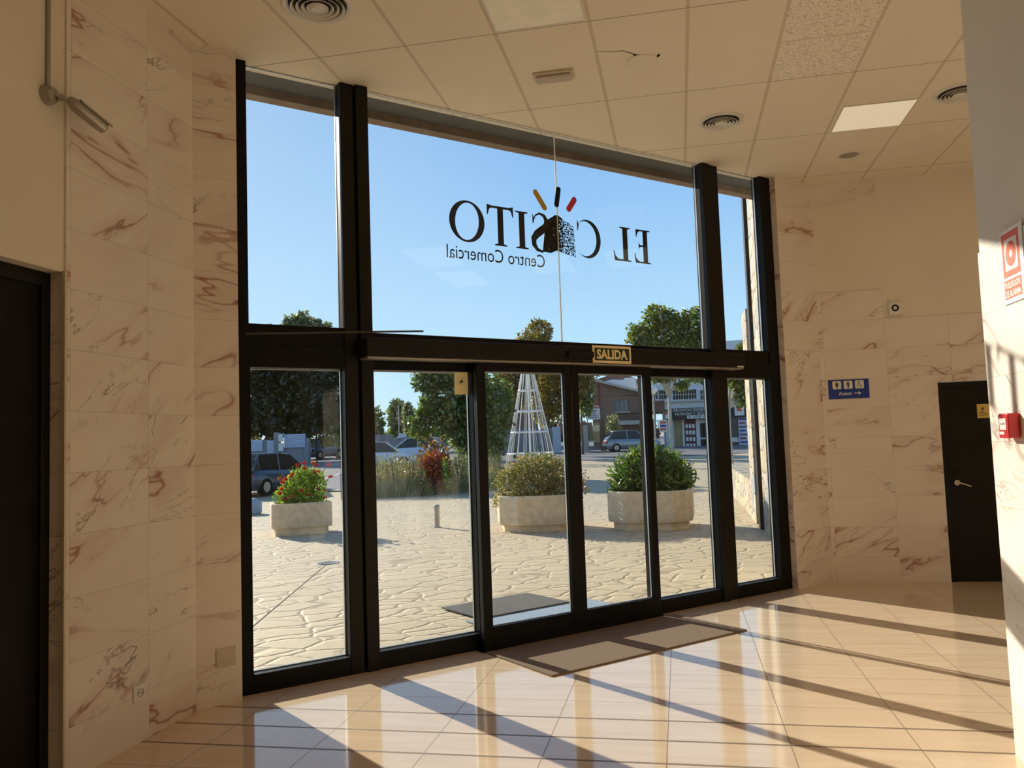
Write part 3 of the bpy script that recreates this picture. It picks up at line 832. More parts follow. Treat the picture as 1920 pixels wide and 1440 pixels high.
# Aseos sign on the back wall
sg = empty('toilet_sign', W(1.640, 9.648, 2.003), A45, label='blue Aseos sign with three white pictograms and a right arrow on marble wall', cat='sign')
MB().box(0, 0.425, -0.006, 0, 0, 0.212).build('sign_face', M['signblue'], sg)
def rrect(x0, x1, z0, z1, r=0.012):
    pts = []
    for cx, cz, a in ((x1 - r, z1 - r, 0), (x0 + r, z1 - r, 90), (x0 + r, z0 + r, 180), (x1 - r, z0 + r, 270)):
        for k in range(5): t = R(a + 90 * k / 4); pts.append((cx + r * math.cos(t), cz + r * math.sin(t)))
    return pts
for i in range(3):
    x0 = 0.045 + 0.118 * i
    m = MB(); m.prism(rrect(x0, x0 + 0.092, 0.108, 0.198), -0.0072, -0.006); sq = m.build('pictogram', M['signwhite'], sg)
    cx = x0 + 0.046; m = MB(); y0, y1 = -0.0080, -0.0072
    if i == 0:
        m.cyl((cx, y0, 0.186), (cx, y1, 0.186), 0.006, n=12)
        m.prism([(cx - 0.008, 0.178), (cx - 0.019, 0.158), (cx - 0.016, 0.155), (cx - 0.007, 0.168), (cx - 0.016, 0.140), (cx + 0.016, 0.140), (cx + 0.007, 0.168), (cx + 0.016, 0.155), (cx + 0.019, 0.158), (cx + 0.008, 0.178)][::-1], y0, y1)
        m.box(cx - 0.007, cx - 0.001, y0, y1, 0.114, 0.141); m.box(cx + 0.001, cx + 0.007, y0, y1, 0.114, 0.141)
    elif i == 1:
        m.cyl((cx, y0, 0.186), (cx, y1, 0.186), 0.006, n=12)
        m.box(cx - 0.009, cx + 0.009, y0, y1, 0.145, 0.178); m.box(cx - 0.016, cx - 0.011, y0, y1, 0.145, 0.178); m.box(cx + 0.011, cx + 0.016, y0, y1, 0.145, 0.178)
        m.box(cx - 0.008, cx - 0.001, y0, y1, 0.114, 0.146); m.box(cx + 0.001, cx + 0.008, y0, y1, 0.114, 0.146)
    else:
        m.cyl((cx - 0.010, y0, 0.186), (cx - 0.010, y1, 0.186), 0.006, n=12)
        pa = [(cx - 0.009, -0.0076, 0.178), (cx - 0.006, -0.0076, 0.150), (cx + 0.010, -0.0076, 0.148), (cx + 0.020, -0.0076, 0.128), (cx + 0.027, -0.0076, 0.130)]
        m.tube(pa, 0.003, 6); m.tube([(cx - 0.008, -0.0076, 0.166), (cx + 0.008, -0.0076, 0.164)], 0.0022, 6)
        m.tube([(cx - 0.014 + 0.0, -0.0076, 0.160)] + [(cx - 0.003 + 0.020 * math.cos(R(a)), -0.0076, 0.140 + 0.020 * math.sin(R(a))) for a in range(140, 350, 20)], 0.0022, 6)
    m.build('figure', M['signink'], sq)
m = MB(); put_text(m, 'Aseos', 0.105, 0.038, 0.135, 0.042, y=-0.0068, bold=0.008); m.build('lettering', M['signwhite'], sg)
m = MB(); m.box(0.265, 0.33, -0.0072, -0.006, 0.054, 0.062); m.prism([(0.308, 0.036), (0.342, 0.058), (0.308, 0.080), (0.316, 0.058)], -0.0074, -0.006); m.build('arrow', M['signwhite'], sg)

# small camera box
sc = empty('wall_camera', W(2.318, 9.662, 2.905), A45, label='small white square camera housing with black lens on upper back wall', cat='camera')
m = MB(); m.box(0, 0.125, -0.055, 0, 0, 0.14); m.build('housing', M['white'], sc, bevel=0.008)
m = MB(); m.lathe([(0.0, -0.004), (0.020, -0.004), (0.024, 0.006), (0.036, 0.006), (0.038, 0.0), (0.038, -0.01)], n=28)
l_ = m.build('lens', M['rubber'], sc, smooth=True); l_.location = (0.062, -0.056, 0.07); l_.rotation_euler = (R(90), 0, 0)
for x_ in (0.015, 0.085): MB().box(x_, x_ + 0.02, -0.0565, -0.055, 0.125, 0.130).build('label_tag', M['gold'], sc)

# alarm sign on right wall
RA = R(-135)
sg = empty('alarm_sign', W(1.568, 4.335, 2.225), RA, label='white and orange red PULSADOR DE ALARMA sign on sunlit right marble wall', cat='sign')
MB().box(0, 0.262, -0.003, 0, 0, 0.352).build('sign_face', M['signwhite'], sg)
m = MB(); y0, y1 = -0.0036, -0.003
m.box(0.022, 0.222, y0, y1, 0.305, 0.335); m.box(0.022, 0.222, y0, y1, 0.125, 0.155); m.box(0.022, 0.048, y0, y1, 0.155, 0.305); m.box(0.196, 0.222, y0, y1, 0.155, 0.305)
m.build('border', M['signorange'], sg)
m = MB(); n = 32
m.add([(0.122 + r * math.cos(2 * math.pi * k / n), -0.0036, 0.230 + r * math.sin(2 * math.pi * k / n)) for r in (0.060, 0.018) for k in range(n)], [(k, (k + 1) % n, n + (k + 1) % n, n + k) for k in range(n)])
m.build('push_symbol', M['signorange'], sg)
m = MB(); m.box(0.022, 0.222, -0.0036, -0.003, 0.022, 0.112); ls = m.build('caption_panel', M['signorange'], sg)
m = MB(); put_text(m, 'PULSADOR', 0.034, 0.072, 0.176, 0.030, y=-0.0042, bold=0.02); put_text(m, 'DE ALARMA', 0.034, 0.030, 0.176, 0.030, y=-0.0042, bold=0.02)
m.build('lettering', M['signwhite'], ls)
MB().box(0.266, 0.32, -0.004, 0, -0.02, 0.36)  # (next board starts outside the frame)

cpnt = empty('fire_call_point', W(1.568, 4.378, 1.588), RA, label='red fire alarm call point with white label on sunlit right wall', cat='fire alarm button')
m = MB(); m.box(0, 0.115, -0.055, 0, 0, 0.118); m.build('housing', M['red'], cpnt, bevel=0.006)
m = MB(); m.box(0.020, 0.095, -0.0565, -0.055, 0.040, 0.095); q_ = m.build('push_panel', M['signwhite'], cpnt)
m = MB()
m.prism([(0.030, 0.068), (0.042, 0.076), (0.042, 0.060)], -0.0575, -0.0565); m.prism([(0.085, 0.068), (0.073, 0.060), (0.073, 0.076)], -0.0575, -0.0565); m.cyl((0.0575, -0.0575, 0.068), (0.0575, -0.0565, 0.068), 0.006, n=12)
m.build('arrow', M['signink'], q_)
m = MB(); m.box(0.012, 0.070, -0.0562, -0.055, 0.018, 0.032); m.build('label_tag', M['signwhite'], cpnt)

# power socket and blank plate
LA = R(45)
so = empty('power_socket', W(-3.13, 4.262, 0.238), LA, label='white wall socket low on the left marble wall', cat='socket')
MB().box(0, 0.098, -0.011, 0, 0, 0.092).build('cover_plate', M['white'], so, bevel=0.004)
m = MB(); m.lathe([(0.024, 0.0), (0.022, -0.004), (0.021, -0.016), (0.0, -0.016)], n=24)
o = m.build('socket_well', M['metal'], so, smooth=True); o.location = (0.055, -0.0155, 0.047); o.rotation_euler = (R(90), 0, 0)
m = MB(); m.cyl((0.047, -0.013, 0.047), (0.047, -0.016, 0.047), 0.003, n=10).cyl((0.063, -0.013, 0.047), (0.063, -0.016, 0.047), 0.003, n=10); m.build('contact_hole', M['rubber'], so)
bp = empty('blank_plate', (1.372, 5.68, 0.245), 0, label='beige blank cover plate with four screws beside the left door post', cat='cover plate')
MB().box(0, 0.125, -0.008, 0, 0, 0.122).build('plate', M['beigepl'], bp, bevel=0.003)
for a in (0.010, 0.115):
    for b in (0.012, 0.110):
        MB().cyl((a, -0.008, b), (a, -0.0105, b), 0.0038, n=10).build('screw', M['metal'], bp)

# security camera with conduit
cc = empty('security_camera', W(-3.142, 3.60, 3.53), LA, label='grey bullet security camera on a wall bracket at upper left', cat='camera')
m = MB(); m.lathe([(0.050, 0.0), (0.050, 0.025), (0.040, 0.045), (0.018, 0.052), (0.0, 0.052)], n=24)
o = m.build('mount', M['metal'], cc, smooth=True); o.rotation_euler = (R(90), 0, 0)
m = MB(); m.tube([(0.01, -0.045, 0.0), (0.035, -0.075, -0.010), (0.06, -0.09, -0.018)], 0.010, 10); m.cyl((0.022, -0.055, -0.004), (0.036, -0.072, -0.010), 0.019, n=14)
m.build('bracket_arm', M['metal'], cc, smooth=True)
a0 = Vector((0.052, -0.088, -0.008)); a1 = Vector((0.262, -0.140, -0.092)); ax = (a1 - a0).normalized()
m = MB(); m.tube([a0, a0 + ax * 0.012, a0 + ax * 0.06, a0 + ax * 0.19, a1 - ax * 0.004], [0.018, 0.026, 0.036, 0.036, 0.033], 20)
bd = m.build('camera_body', M['metal'], cc, smooth=True)
m = MB(); m.cyl(a1 - ax * 0.006, a1 + ax * 0.001, 0.027, n=20); m.build('lens', M['rubber'], bd)
side = ax.cross(Vector((0, 0, 1))).normalized(); upv = side.cross(ax)
m = MB(); rings = []
for t in (0.05, 0.25):
    c = a0 + ax * t
    rings.append([c + side * (0.041 * math.sin(R(a))) + upv * (0.041 * math.cos(R(a))) for a in range(-75, 76, 15)] + [c + side * (0.038 * math.sin(R(a))) + upv * (0.038 * math.cos(R(a))) for a in range(75, -76, -15)])
m.loft(rings); m.build('sun_shield', M['metal'], cc)
cd = MB().tube([(0, 0, 0.0), (0, 0, ZC - 3.58)], 0.011, 10).build('conduit', M['metal'], loc=W(-3.131, 3.60, 3.575), smooth=True)
tag(cd, 'grey vertical cable conduit running from the ceiling to the security camera', 'conduit')

# ------------------------------------------------------------------ ceiling fittings
def vent(x, y, r, label, group):
    root = empty('air_vent', (x, y, ZC), label=label, cat='air vent', group=group)
    m = MB(); m.lathe([(r + 0.012, 0.0), (r + 0.012, -0.004), (r, -0.016), (r - 0.03, -0.012), (r - 0.034, -0.002)], n=48); m.build('flange', M['alu'], root, smooth='all')
    m = MB(); m.lathe([(r - 0.02, -0.0015), (0.0, -0.0015)], n=48); m.build('duct', M['ductgrey'], root)  # flat dark disc in place of the shaded vent cavity
    for k in range(4):
        rr = (r - 0.045) * (1 - k * 0.20)
        m = MB(); m.lathe([(rr, -0.030), (rr - 0.022, -0.004), (rr - 0.025, -0.004), (rr - 0.004, -0.031), (rr, -0.030)], n=48); m.build('louvre_ring', M['alu'], root, smooth='all')
    m = MB(); m.lathe([(0.055, -0.014), (0.050, -0.030), (0.02, -0.036), (0.0, -0.037)], n=32); m.build('centre_cone', M['alu'], root, smooth='all')
    return root
vg = 'round ceiling air vents'
vent(1.815, 4.80, 0.215, 'large round ceiling vent cut off by the top edge of the photo', vg)
vent(5.588, 4.890, 0.19, 'round ceiling vent just above the right end of the glass front', vg)
vent(6.92, 3.47, 0.20, 'round ceiling vent half hidden behind the right wall', vg)
dl = empty('ceiling_speaker', (7.454, 4.877, ZC), label='small round ceiling speaker with grey mesh near back marble wall', cat='speaker')
m = MB(); m.lathe([(0.118, 0.0), (0.115, -0.008), (0.098, -0.010), (0.094, -0.004)], n=36); m.build('rim', M['alu'], dl, smooth='all')
m = MB(); m.lathe([(0.095, -0.004), (0.0, -0.005)], n=36); m.build('grille', M['metal'], dl)
bd = MB(); bd.lathe([(0.122, 0.0), (0.120, -0.006), (0.108, -0.009), (0.0, -0.010)], n=36)
o = bd.build('blanking_disc', M['plaster'], loc=(4.169, 4.371, ZC), smooth='all'); tag(o, 'round cream blanking disc covering a cracked hole in the ceiling', 'cover disc')
cr_ = empty('ceiling_crack', (4.169, 4.371, ZC), label='thin black crack with broken notch beside the round ceiling disc', cat='crack')
def wpt(px, py): 
    d = pray(px, py); t = (ZC - HC) / d.z; return Vector((d.x * t - 4.169, d.y * t - 4.371, -0.0015))
m = MB(); m.tube([wpt(*p) for p in ((1120, 96), (1145, 97), (1167, 95), (1183, 99), (1192, 103))], [0.001, 0.0015, 0.002, 0.003, 0.004], 5)
m.build('crack_line', M['dark'], cr_)
m = MB(); a = [wpt(*p) for p in ((1188, 101), (1198, 102), (1202, 106), (1187, 107))]; m.add(a, [(0, 1, 2, 3)]); m.build('notch', M['dark'], cr_); m = MB(); a = [wpt(*p) for p in ((1229, 106), (1236, 100), (1238, 103), (1231, 110))]; m.add(a, [(0, 1, 2, 3)])
m.build('notch', M['dark'], cr_)

el = empty('emergency_light', W(-0.815, 6.075, ZC), A45, label='small oblong emergency light with frosted cover on the ceiling above the doors', cat='emergency light')
MB().box(-0.155, 0.155, -0.075, 0.075, -0.022, 0).build('base', M['beigepl'], el, bevel=0.006)
MB().box(-0.135, 0.135, -0.058, 0.058, -0.045, -0.022).build('diffuser', plain('grey frosted diffuser', (0.50, 0.43, 0.36), 0.4), el, bevel=0.012)
def panel(v0, v1, u0, u1, mt, label):
    root = empty('ceiling_light', W(v0, u0, ZC), A45, label=label, cat='ceiling light')
    m = MB(); w, l = v1 - v0, u1 - u0; t_ = 0.012
    m.box(0, w, 0, t_, -0.008, 0); m.box(0, w, l - t_, l, -0.008, 0); m.box(0, t_, t_, l - t_, -0.008, 0); m.box(w - t_, w, t_, l - t_, -0.008, 0); m.build('frame', M['alu'], root)
    MB().box(t_, w - t_, t_, l - t_, -0.006, -0.001).build('diffuser', mt, root)
    return root
panel(1.515, 2.13, 7.375, 7.995, M['lampon'], 'bright square ceiling light panel near the right wall')
panel(-1.10, -0.485, 4.68, 5.32, M['lampdim'], 'dim square ceiling light panel at top centre of the photo')

# ------------------------------------------------------------------ mats
o = MB().box(-1.03, 1.03, -0.43, 0.43, 0.0, 0.012).build('door_mat', M['doormat'], loc=(4.455, 5.235, 0.0), rz=R(0.8), bevel=0.004)
tag(o, 'brown fibre door mat lying inside the sliding doors', 'door mat')

# added glowing panels out of view that fill the lobby with warm light
def fill_panel(v, u, e):
    root = empty('ceiling_light', W(v, u, ZC), A45, label='fill light panel added on the lobby ceiling out of view', cat='ceiling light', group='added unseen fill panels')  # added and unseen, only brightens the interior
    MB().box(-0.62, 0.62, -0.31, 0.31, -0.02, 0.0).build('diffuser', plain('added fill glow', (0.9, 0.88, 0.8), 0.5, emit=(1.0, 0.80, 0.56), estr=e), root)
for v, u in ((-1.6, 1.0), (0.2, 1.0), (-1.6, -2.2), (0.2, -2.2)):
    fill_panel(v, u, 1.15)
for v, u in ((3.4, 4.8), (4.5, 7.6), (5.1, 4.8), (4.5, 6.4)):
    fill_panel(v, u, 1.35)

# ================================================================== OUTSIDE
def fr_pt(f, x):           # survey frame: f = distance along the view heading, x = to the right of it
    return Vector((_h.x * f + _h.y * x, _h.y * f - _h.x * x, 0))
YR = math.atan2(_h.y, _h.x) - math.pi / 2    # rotation that makes local y point away from the viewer

def sheet(name, mt, stations, x0, x1, dz=0.0, nx=1, kind='structure', label=None, cat=None):
    m = MB(); pts = []; f = []
    for a in stations:
        for k in range(nx + 1):
            xx0 = x0(a) if callable(x0) else x0; xx1 = x1(a) if callable(x1) else x1
            p = fr_pt(a, xx0 + (xx1 - xx0) * k / nx)
            pts.append((p.x, p.y, max(0.0, (a - 28) * 0.022) - 0.01 + dz))
    for i in range(len(stations) - 1):
        for k in range(nx):
            b = i * (nx + 1) + k; f.append((b, b + 1, b + nx + 2, b + nx + 1))
    m.add(pts, f)
    return tag(m.build(name, mt), label, cat, kind=kind)
sheet('ground', M['plaza'], [-12, 4.9, 28, 60, 120, 220], -120, 120)

def xat(px, a):    # lateral position of a photo column at distance a
    p = at(px, 835, a); return p.x * _h.y - p.y * _h.x
# street on the left and in front of the shops
sheet('street', M['asphalt'], [31.0, 45, 62, 110], lambda a: -120, lambda a: xat(700, a) if a < 60 else 60, 0.02)
sheet('pavement_kerb', M['kerb'], [30.6, 31.0], -40, xat(690, 31), 0.05)
sheet('street', M['asphalt'], [57.0, 66.0], lambda a: xat(1075, a), lambda a: 60, 0.03)
for i, (px, py, px2, py2) in enumerate(((612, 876, 655, 866), (606, 900, 655, 884))):
    a = ground(px, py); b = ground(px2, py2); d = (b - a); nrm = Vector((-d.y, d.x, 0)).normalized() * 0.09
    m = MB(); z = Vector((0, 0, 0.035)); m.add([a - nrm + z, b - nrm + z, b + nrm + z, a + nrm + z], [(0, 1, 2, 3)])
    tag(m.build('road_marking', M['kerb']), ['pale painted line on the far street behind the flower planter', 'nearer pale painted line on the street behind the flower planter'][i], 'road marking')

# ------------------------------------------------------------------ foliage tools
def rnd_dir(rng, n):
    v = rng.normal(size=(n, 3)); return v / np.linalg.norm(v, axis=1)[:, None]
def leaf_mesh(name, blobs, n, size, mt, parent=None, seed=1, aspect=0.45, shell=0.55, up=0.0, origin=(0, 0, 0), droop=0.0, fold=0.25):
    """blobs: (cx,cy,cz, rx,ry,rz) in local coordinates"""
    rng = np.random.default_rng(seed)
    B = np.array(blobs, float); vol = (B[:, 3] * B[:, 4] * B[:, 5]) ** 0.7; pick = rng.choice(len(B), n, p=vol / vol.sum())
    rad = rng.uniform(shell ** 3, 1, n) ** (1 / 3) * rng.uniform(0.72, 1.22, n)
    dr = rnd_dir(rng, n)
    C = B[pick, :3] + dr * rad[:, None] * B[pick, 3:6]
    ax = rnd_dir(rng, n) * 0.8 + dr * 0.6; ax[:, 2] += up - droop
    ax /= np.linalg.norm(ax, axis=1)[:, None]
    sd_ = np.cross(ax, rnd_dir(rng, n)); sd_ /= np.linalg.norm(sd_, axis=1)[:, None]
    nn = np.cross(ax, sd_)
    s = size * rng.uniform(0.6, 1.35, n)[:, None]
    V = np.empty((n, 4, 3))
    V[:, 0] = C - ax * s * 0.5
    V[:, 1] = C + sd_ * s * aspect * 0.5 + nn * s * fold * 0.3
    V[:, 2] = C + ax * s * 0.5
    V[:, 3] = C - sd_ * s * aspect * 0.5 + nn * s * fold * 0.3
    V = V.reshape(-1, 3) - np.array(origin)
    me = bpy.data.meshes.new(name)
    me.vertices.add(4 * n); me.vertices.foreach_set('co', V.ravel())
    me.loops.add(4 * n); me.loops.foreach_set('vertex_index', np.arange(4 * n, dtype=np.int32))
    me.polygons.add(n); me.polygons.foreach_set('loop_start', np.arange(0, 4 * n, 4, dtype=np.int32))
    try: me.polygons.foreach_set('loop_total', np.full(n, 4, dtype=np.int32))
    except Exception: pass
    me.materials.append(mt); me.update(calc_edges=True); me.validate()
    o = bpy.data.objects.new(name, me); COL.objects.link(o)
    if parent is not None: o.parent = parent
    return o
L = {}
L['dark'] = leaf_mat('dark conifer foliage', (0.006, 0.016, 0.006), (0.02, 0.045, 0.012), (0.07, 0.10, 0.02), 0.25)
L['green'] = leaf_mat('mid green leaves', (0.06, 0.11, 0.035), (0.15, 0.22, 0.06), (0.30, 0.34, 0.10), 0.5)
L['olive'] = leaf_mat('grey green leaves', (0.12, 0.15, 0.09), (0.24, 0.27, 0.14), (0.40, 0.40, 0.22), 0.5)
L['yellow'] = leaf_mat('yellowing plane leaves', (0.09, 0.10, 0.02), (0.30, 0.24, 0.04), (0.42, 0.22, 0.04), 0.5)
L['planeg'] = leaf_mat('plane tree leaves', (0.05, 0.10, 0.025), (0.17, 0.24, 0.04), (0.42, 0.36, 0.06), 0.55)
L['bright'] = leaf_mat('glossy bright green leaves', (0.04, 0.10, 0.018), (0.13, 0.235, 0.04), (0.36, 0.40, 0.08), 0.55)
L['lantana'] = leaf_mat('fresh lantana leaves', (0.10, 0.22, 0.02), (0.30, 0.45, 0.05), (0.60, 0.62, 0.10), 0.6)
L['redgreen'] = leaf_mat('small leaves tinged orange', (0.08, 0.11, 0.035), (0.26, 0.26, 0.07), (0.66, 0.36, 0.14), 0.55)
L['redfl'] = leaf_mat('red flower petals', (0.45, 0.012, 0.02), (0.75, 0.03, 0.03), (0.85, 0.10, 0.03), 0.4)
L['orangefl'] = leaf_mat('orange flower petals', (0.55, 0.10, 0.02), (0.65, 0.22, 0.03), None, 0.4)
L['rust'] = leaf_mat('rust red stand-in leaves', (0.16, 0.02, 0.012), (0.42, 0.07, 0.02), (0.60, 0.22, 0.04), 0.4)
L['dry'] = leaf_mat('dry straw grass', (0.30, 0.24, 0.12), (0.46, 0.38, 0.20), (0.24, 0.26, 0.08), 0.4)
L['ivy'] = leaf_mat('rusty ivy', (0.10, 0.07, 0.02), (0.30, 0.12, 0.04), (0.20, 0.20, 0.04), 0.4)
L['net'] = plain('green garden netting', (0.10, 0.28, 0.19), 0.8)

def trunk(parent, name, p0, p1, r0, r1, mt, branches=(), seed=0):
    m = MB(); p0 = Vector(p0); p1 = Vector(p1); rr = random.Random(seed)
    mid = [p0.lerp(p1, t) + Vector((rr.uniform(-1, 1), rr.uniform(-1, 1), 0)) * r0 * 0.35 for t in (0.33, 0.66)]
    m.tube([p0] + mid + [p1], [r0, r0 * 0.85 + r1 * 0.15, (r0 + r1) / 2, r1], 10)
    for b in branches: m.tube([Vector(q) for q in b[0]], b[1], 7)
    return m.build(name, mt, parent, smooth='all')

def tree(px, a, blobs_px, n, size, mt, label, th=None, tr=0.12, bark='bark', seed=1, aspect=0.6, group=None, cat='tree', shell=0.45, base=None, name='tree', flat=0.8):
    """blobs_px: (px, py, half-width px, half-height px, depth offset m)"""
    b = spot(px, a) if base is None else base
    root = empty(name, b, label=label, cat=cat, group=group)
    bl = []
    for (qx, qy, hw, hh, dd) in blobs_px:
        p = at(qx, qy, a + dd) - b; sc_ = (a + dd) / FPX
        bl.append((p.x, p.y, p.z, hw * sc_, hw * sc_ * flat, hh * sc_))
    leaf_mesh('crown', bl, n, size, mt, root, seed, aspect, shell)
    topc = Vector((sum(q[0] for q in bl) / len(bl), sum(q[1] for q in bl) / len(bl), sum(q[2] for q in bl) / len(bl)))
    fork = Vector((0, 0, th)) if th else topc * 0.5
    brs = []
    for q in bl[:6]:
        c = Vector(q[:3]); brs.append(([fork * 0.98, fork.lerp(c, 0.5) + Vector((0, 0, -0.1)), c], [tr * 0.6, tr * 0.4, tr * 0.12]))
    trunk(root, 'trunk', (0, 0, -0.1), fork, tr, tr * 0.8, M[bark], brs, seed)
    return root

# ------------------------------------------------------------------ planters
def planter_tub(root, r, h, sides, rot, plinth=0.13, front=1.0):
    def octo(rx, ch): return [(-rx + ch, -rx * front), (rx - ch, -rx * front), (rx, -rx * front + ch), (rx, rx * front - ch), (rx - ch, rx * front), (-rx + ch, rx * front), (-rx, rx * front - ch), (-rx, -rx * front + ch)]
    m = MB(); ch = r * sides
    ro, ri = octo(r, ch), octo(r - 0.09, ch * 0.85)
    def ringz(o, z): return [(x, y, z) for x, y in o]
    m.loft([ringz(octo(r * 0.985, ch), plinth), ringz(octo(r, ch), plinth + 0.05), ringz(ro, h - 0.02), ringz(octo(r - 0.012, ch), h), ringz(ri, h), ringz(ri, h - 0.16)], caps=False)
    m.add(ringz(octo(r * 0.985, ch), plinth), [tuple(range(7, -1, -1))])
    t_ = m.build('tub', M['concrete'], root)
    m = MB(); m.zprism(octo(r * 0.88, ch * 0.9), 0.0, plinth); m.build('plinth', M['concrete'], root)
    m = MB(); m.zprism(octo(r - 0.085, ch * 0.84), h - 0.14, h - 0.06); m.build('soil', M['soil'], root)
    return t_
pg = 'stone planters on the plaza'
# flower planter, left
b = Vector((5.56, 16.15, -0.01))
rz1 = R(-15)
p1 = empty('planter', b, rz1, label='pale square stone planter with red flowers seen through the left side pane', cat='planter', group=None)
planter_tub(p1, 0.575, 0.62, 0.05, 0, 0.15, 0.75)
q = empty('flowering_shrub', b + Vector((0, 0, 0.60)), 0, label='leafy lantana with red flower heads growing in the left square planter', cat='plant')
leaf_mesh('foliage', [(0.02, 0, 0.36, 0.34, 0.3, 0.34), (0.14, 0, 0.50, 0.30, 0.28, 0.22), (-0.22, 0, 0.2, 0.28, 0.28, 0.24), (0.36, 0, 0.30, 0.20, 0.22, 0.34), (0.0, 0, 0.12, 0.52, 0.34, 0.14)], 3600, 0.062, L['lantana'], q, 3, 0.55, 0.5)
rng = random.Random(5)
stem = MB()
heads = [(-0.50, 0.52), (-0.42, 0.44), (-0.36, 0.49), (-0.24, 0.55), (-0.22, 0.60), (-0.10, 0.76), (-0.02, 0.80), (0.02, 0.69), (0.24, 0.78), (0.28, 0.74), (0.26, 0.60), (0.52, 0.74), (0.30, 0.62), (0.56, 0.50), (-0.50, 0.22), (-0.40, 0.12), (-0.30, 0.16), (-0.06, 0.26), (0.06, 0.16), (0.34, 0.26), (0.48, 0.22), (0.42, 0.10), (-0.44, 0.30)]
fm = M
for k, (hx, hz) in enumerate(heads):
    y = rng.uniform(-0.32, -0.12)
    c = (hx * 0.96, y, hz)
    fl = leaf_mesh('flower_head', [(c[0], c[1], c[2], 0.040, 0.040, 0.028)], 40, 0.040, L['redfl'] if k % 4 else L['orangefl'], q, 20 + k, 0.8, 0.1)
    stem.tube([(c[0] * 0.7, y * 0.5, hz - 0.2), (c[0], c[1], c[2])], 0.004, 5)
m = stem; 
for k in range(9): m.tube([(rng.uniform(-0.2, 0.2), rng.uniform(-0.1, 0.1), -0.06), (rng.uniform(-0.35, 0.35), rng.uniform(-0.15, 0.15), 0.35)], 0.008, 5)
m.build('stem', M['bark'], q)
# centre planter
b = (ground(960, 998) + ground(1062, 1000)) / 2 + _h * 0.80; b.z = -0.01
p2 = empty('planter', b, YR + R(4), label='weathered octagonal stone planter holding the round shrub with orange tinted leaves', cat='planter')
planter_tub(p2, 0.86 * 0.86, 0.66, 0.42, 0, 0.13, 1.0)
q = empty('shrub', b + Vector((0, 0, 0.56)), 0, label='rounded shrub with small green and orange leaves in the middle planter', cat='shrub')
leaf_mesh('foliage', [(-0.12, -0.05, 0.38, 0.62, 0.55, 0.42), (0.34, -0.2, 0.42, 0.55, 0.5, 0.38), (-0.48, 0.1, 0.30, 0.40, 0.4, 0.36), (0.05, 0, 0.62, 0.60, 0.5, 0.28), (0.5, -0.3, 0.2, 0.45, 0.4, 0.25), (-0.66, 0.2, 0.0, 0.2, 0.2, 0.16)], 11000, 0.045, L['redgreen'], q, 7, 0.6, 0.55)
m = MB()
for k in range(12): m.tube([(rng.uniform(-0.15, 0.15), rng.uniform(-0.15, 0.15), -0.06), (rng.uniform(-0.4, 0.5), rng.uniform(-0.3, 0.3), 0.4)], 0.01, 5)
m.build('stem', M['bark'], q)
# right planter
b = (ground(1205, 996) + ground(1306, 996)) / 2 + _h * 0.80; b.z = -0.01
b = b - Vector((_h.y, -_h.x, 0)) * 0.16
p3 = empty('planter', b, YR + R(-14), label='octagonal sandy stone planter holding the glossy laurel at the right', cat='planter')
planter_tub(p3, 0.76, 0.70, 0.42, 0, 0.15, 1.0)
q = empty('laurel_shrub', b + Vector((0, 0, 0.58)), 0, label='bushy laurel with long glossy bright green leaves in the right planter', cat='shrub')
leaf_mesh('foliage', [(-0.30, 0.1, 0.38, 0.45, 0.45, 0.40), (0.28, -0.1, 0.42, 0.50, 0.45, 0.42), (0.0, 0, 0.62, 0.50, 0.4, 0.34), (-0.5, 0.2, 0.1, 0.28, 0.3, 0.16), (0.60, -0.25, 0.26, 0.22, 0.25, 0.26)], 3600, 0.16, L['bright'], q, 11, 0.30, 0.4, up=0.35)
m = MB()
for k in range(12): m.tube([(rng.uniform(-0.15, 0.15), rng.uniform(-0.15, 0.15), -0.06), (rng.uniform(-0.5, 0.5), rng.uniform(-0.3, 0.3), 0.5)], 0.011, 5)
m.build('stem', M['bark'], q)

# ------------------------------------------------------------------ small things on the plaza
b = ground(820, 989)
bo = empty('bollard', b, label='short grey metal bollard standing alone on the plaza', cat='bollard')
m = MB(); m.lathe([(0.0, 0), (0.052, 0.0), (0.052, 0.40), (0.0, 0.40)], n=24); m.build('post', M['metal'], bo, smooth=True)
m = MB(); m.lathe([(0.058, 0.385), (0.062, 0.395), (0.062, 0.43), (0.045, 0.455), (0.0, 0.462)], n=24); m.build('cap', M['metal'], bo, smooth=True)
m = MB(); m.lathe([(0.0, 0.012), (0.085, 0.012), (0.09, 0.0)], n=24); m.build('base_plate', M['metal'], bo)
b = ground(615, 1056)
dr = empty('floor_drain', b, label='round metal drain cover set in the paving beyond the left pane', cat='drain')
m = MB(); m.lathe([(0.17, 0.002), (0.165, 0.009), (0.0, 0.009)], n=28); m.build('cover', M['metal'], dr, smooth=True)
for k in range(4):
    x = -0.075 + 0.05 * k; MB().box(x - 0.013, x + 0.013, -0.03, 0.03, 0.009, 0.0105).build('slot', M['dark'], dr)
g2 = ground(470, 1178); d = g2 - b; o_ = b + d.normalized() * 0.17; g2 = b + d * 1.6
m = MB(); nrm = Vector((-d.y, d.x, 0)).normalized() * 0.006
m.add([o_ - nrm, g2 - nrm, g2 + nrm, o_ + nrm], [(0, 1, 2, 3)]); 
for i in range(len(m.v)): m.v[i] = (m.v[i][0], m.v[i][1], -0.006)
tag(m.build('expansion_joint', M['bark']), 'thin dark expansion joint running from the drain cover towards the doors', 'paving joint')
o = MB().box(-0.54, 0.54, -0.36, 0.36, 0, 0.014).build('rubber_mat', M['greymat'], loc=(4.56, 7.12, 0.004), rz=R(2.5), bevel=0.003)
tag(o, 'dark grey rubber mat on the plaza just outside the doors', 'mat')
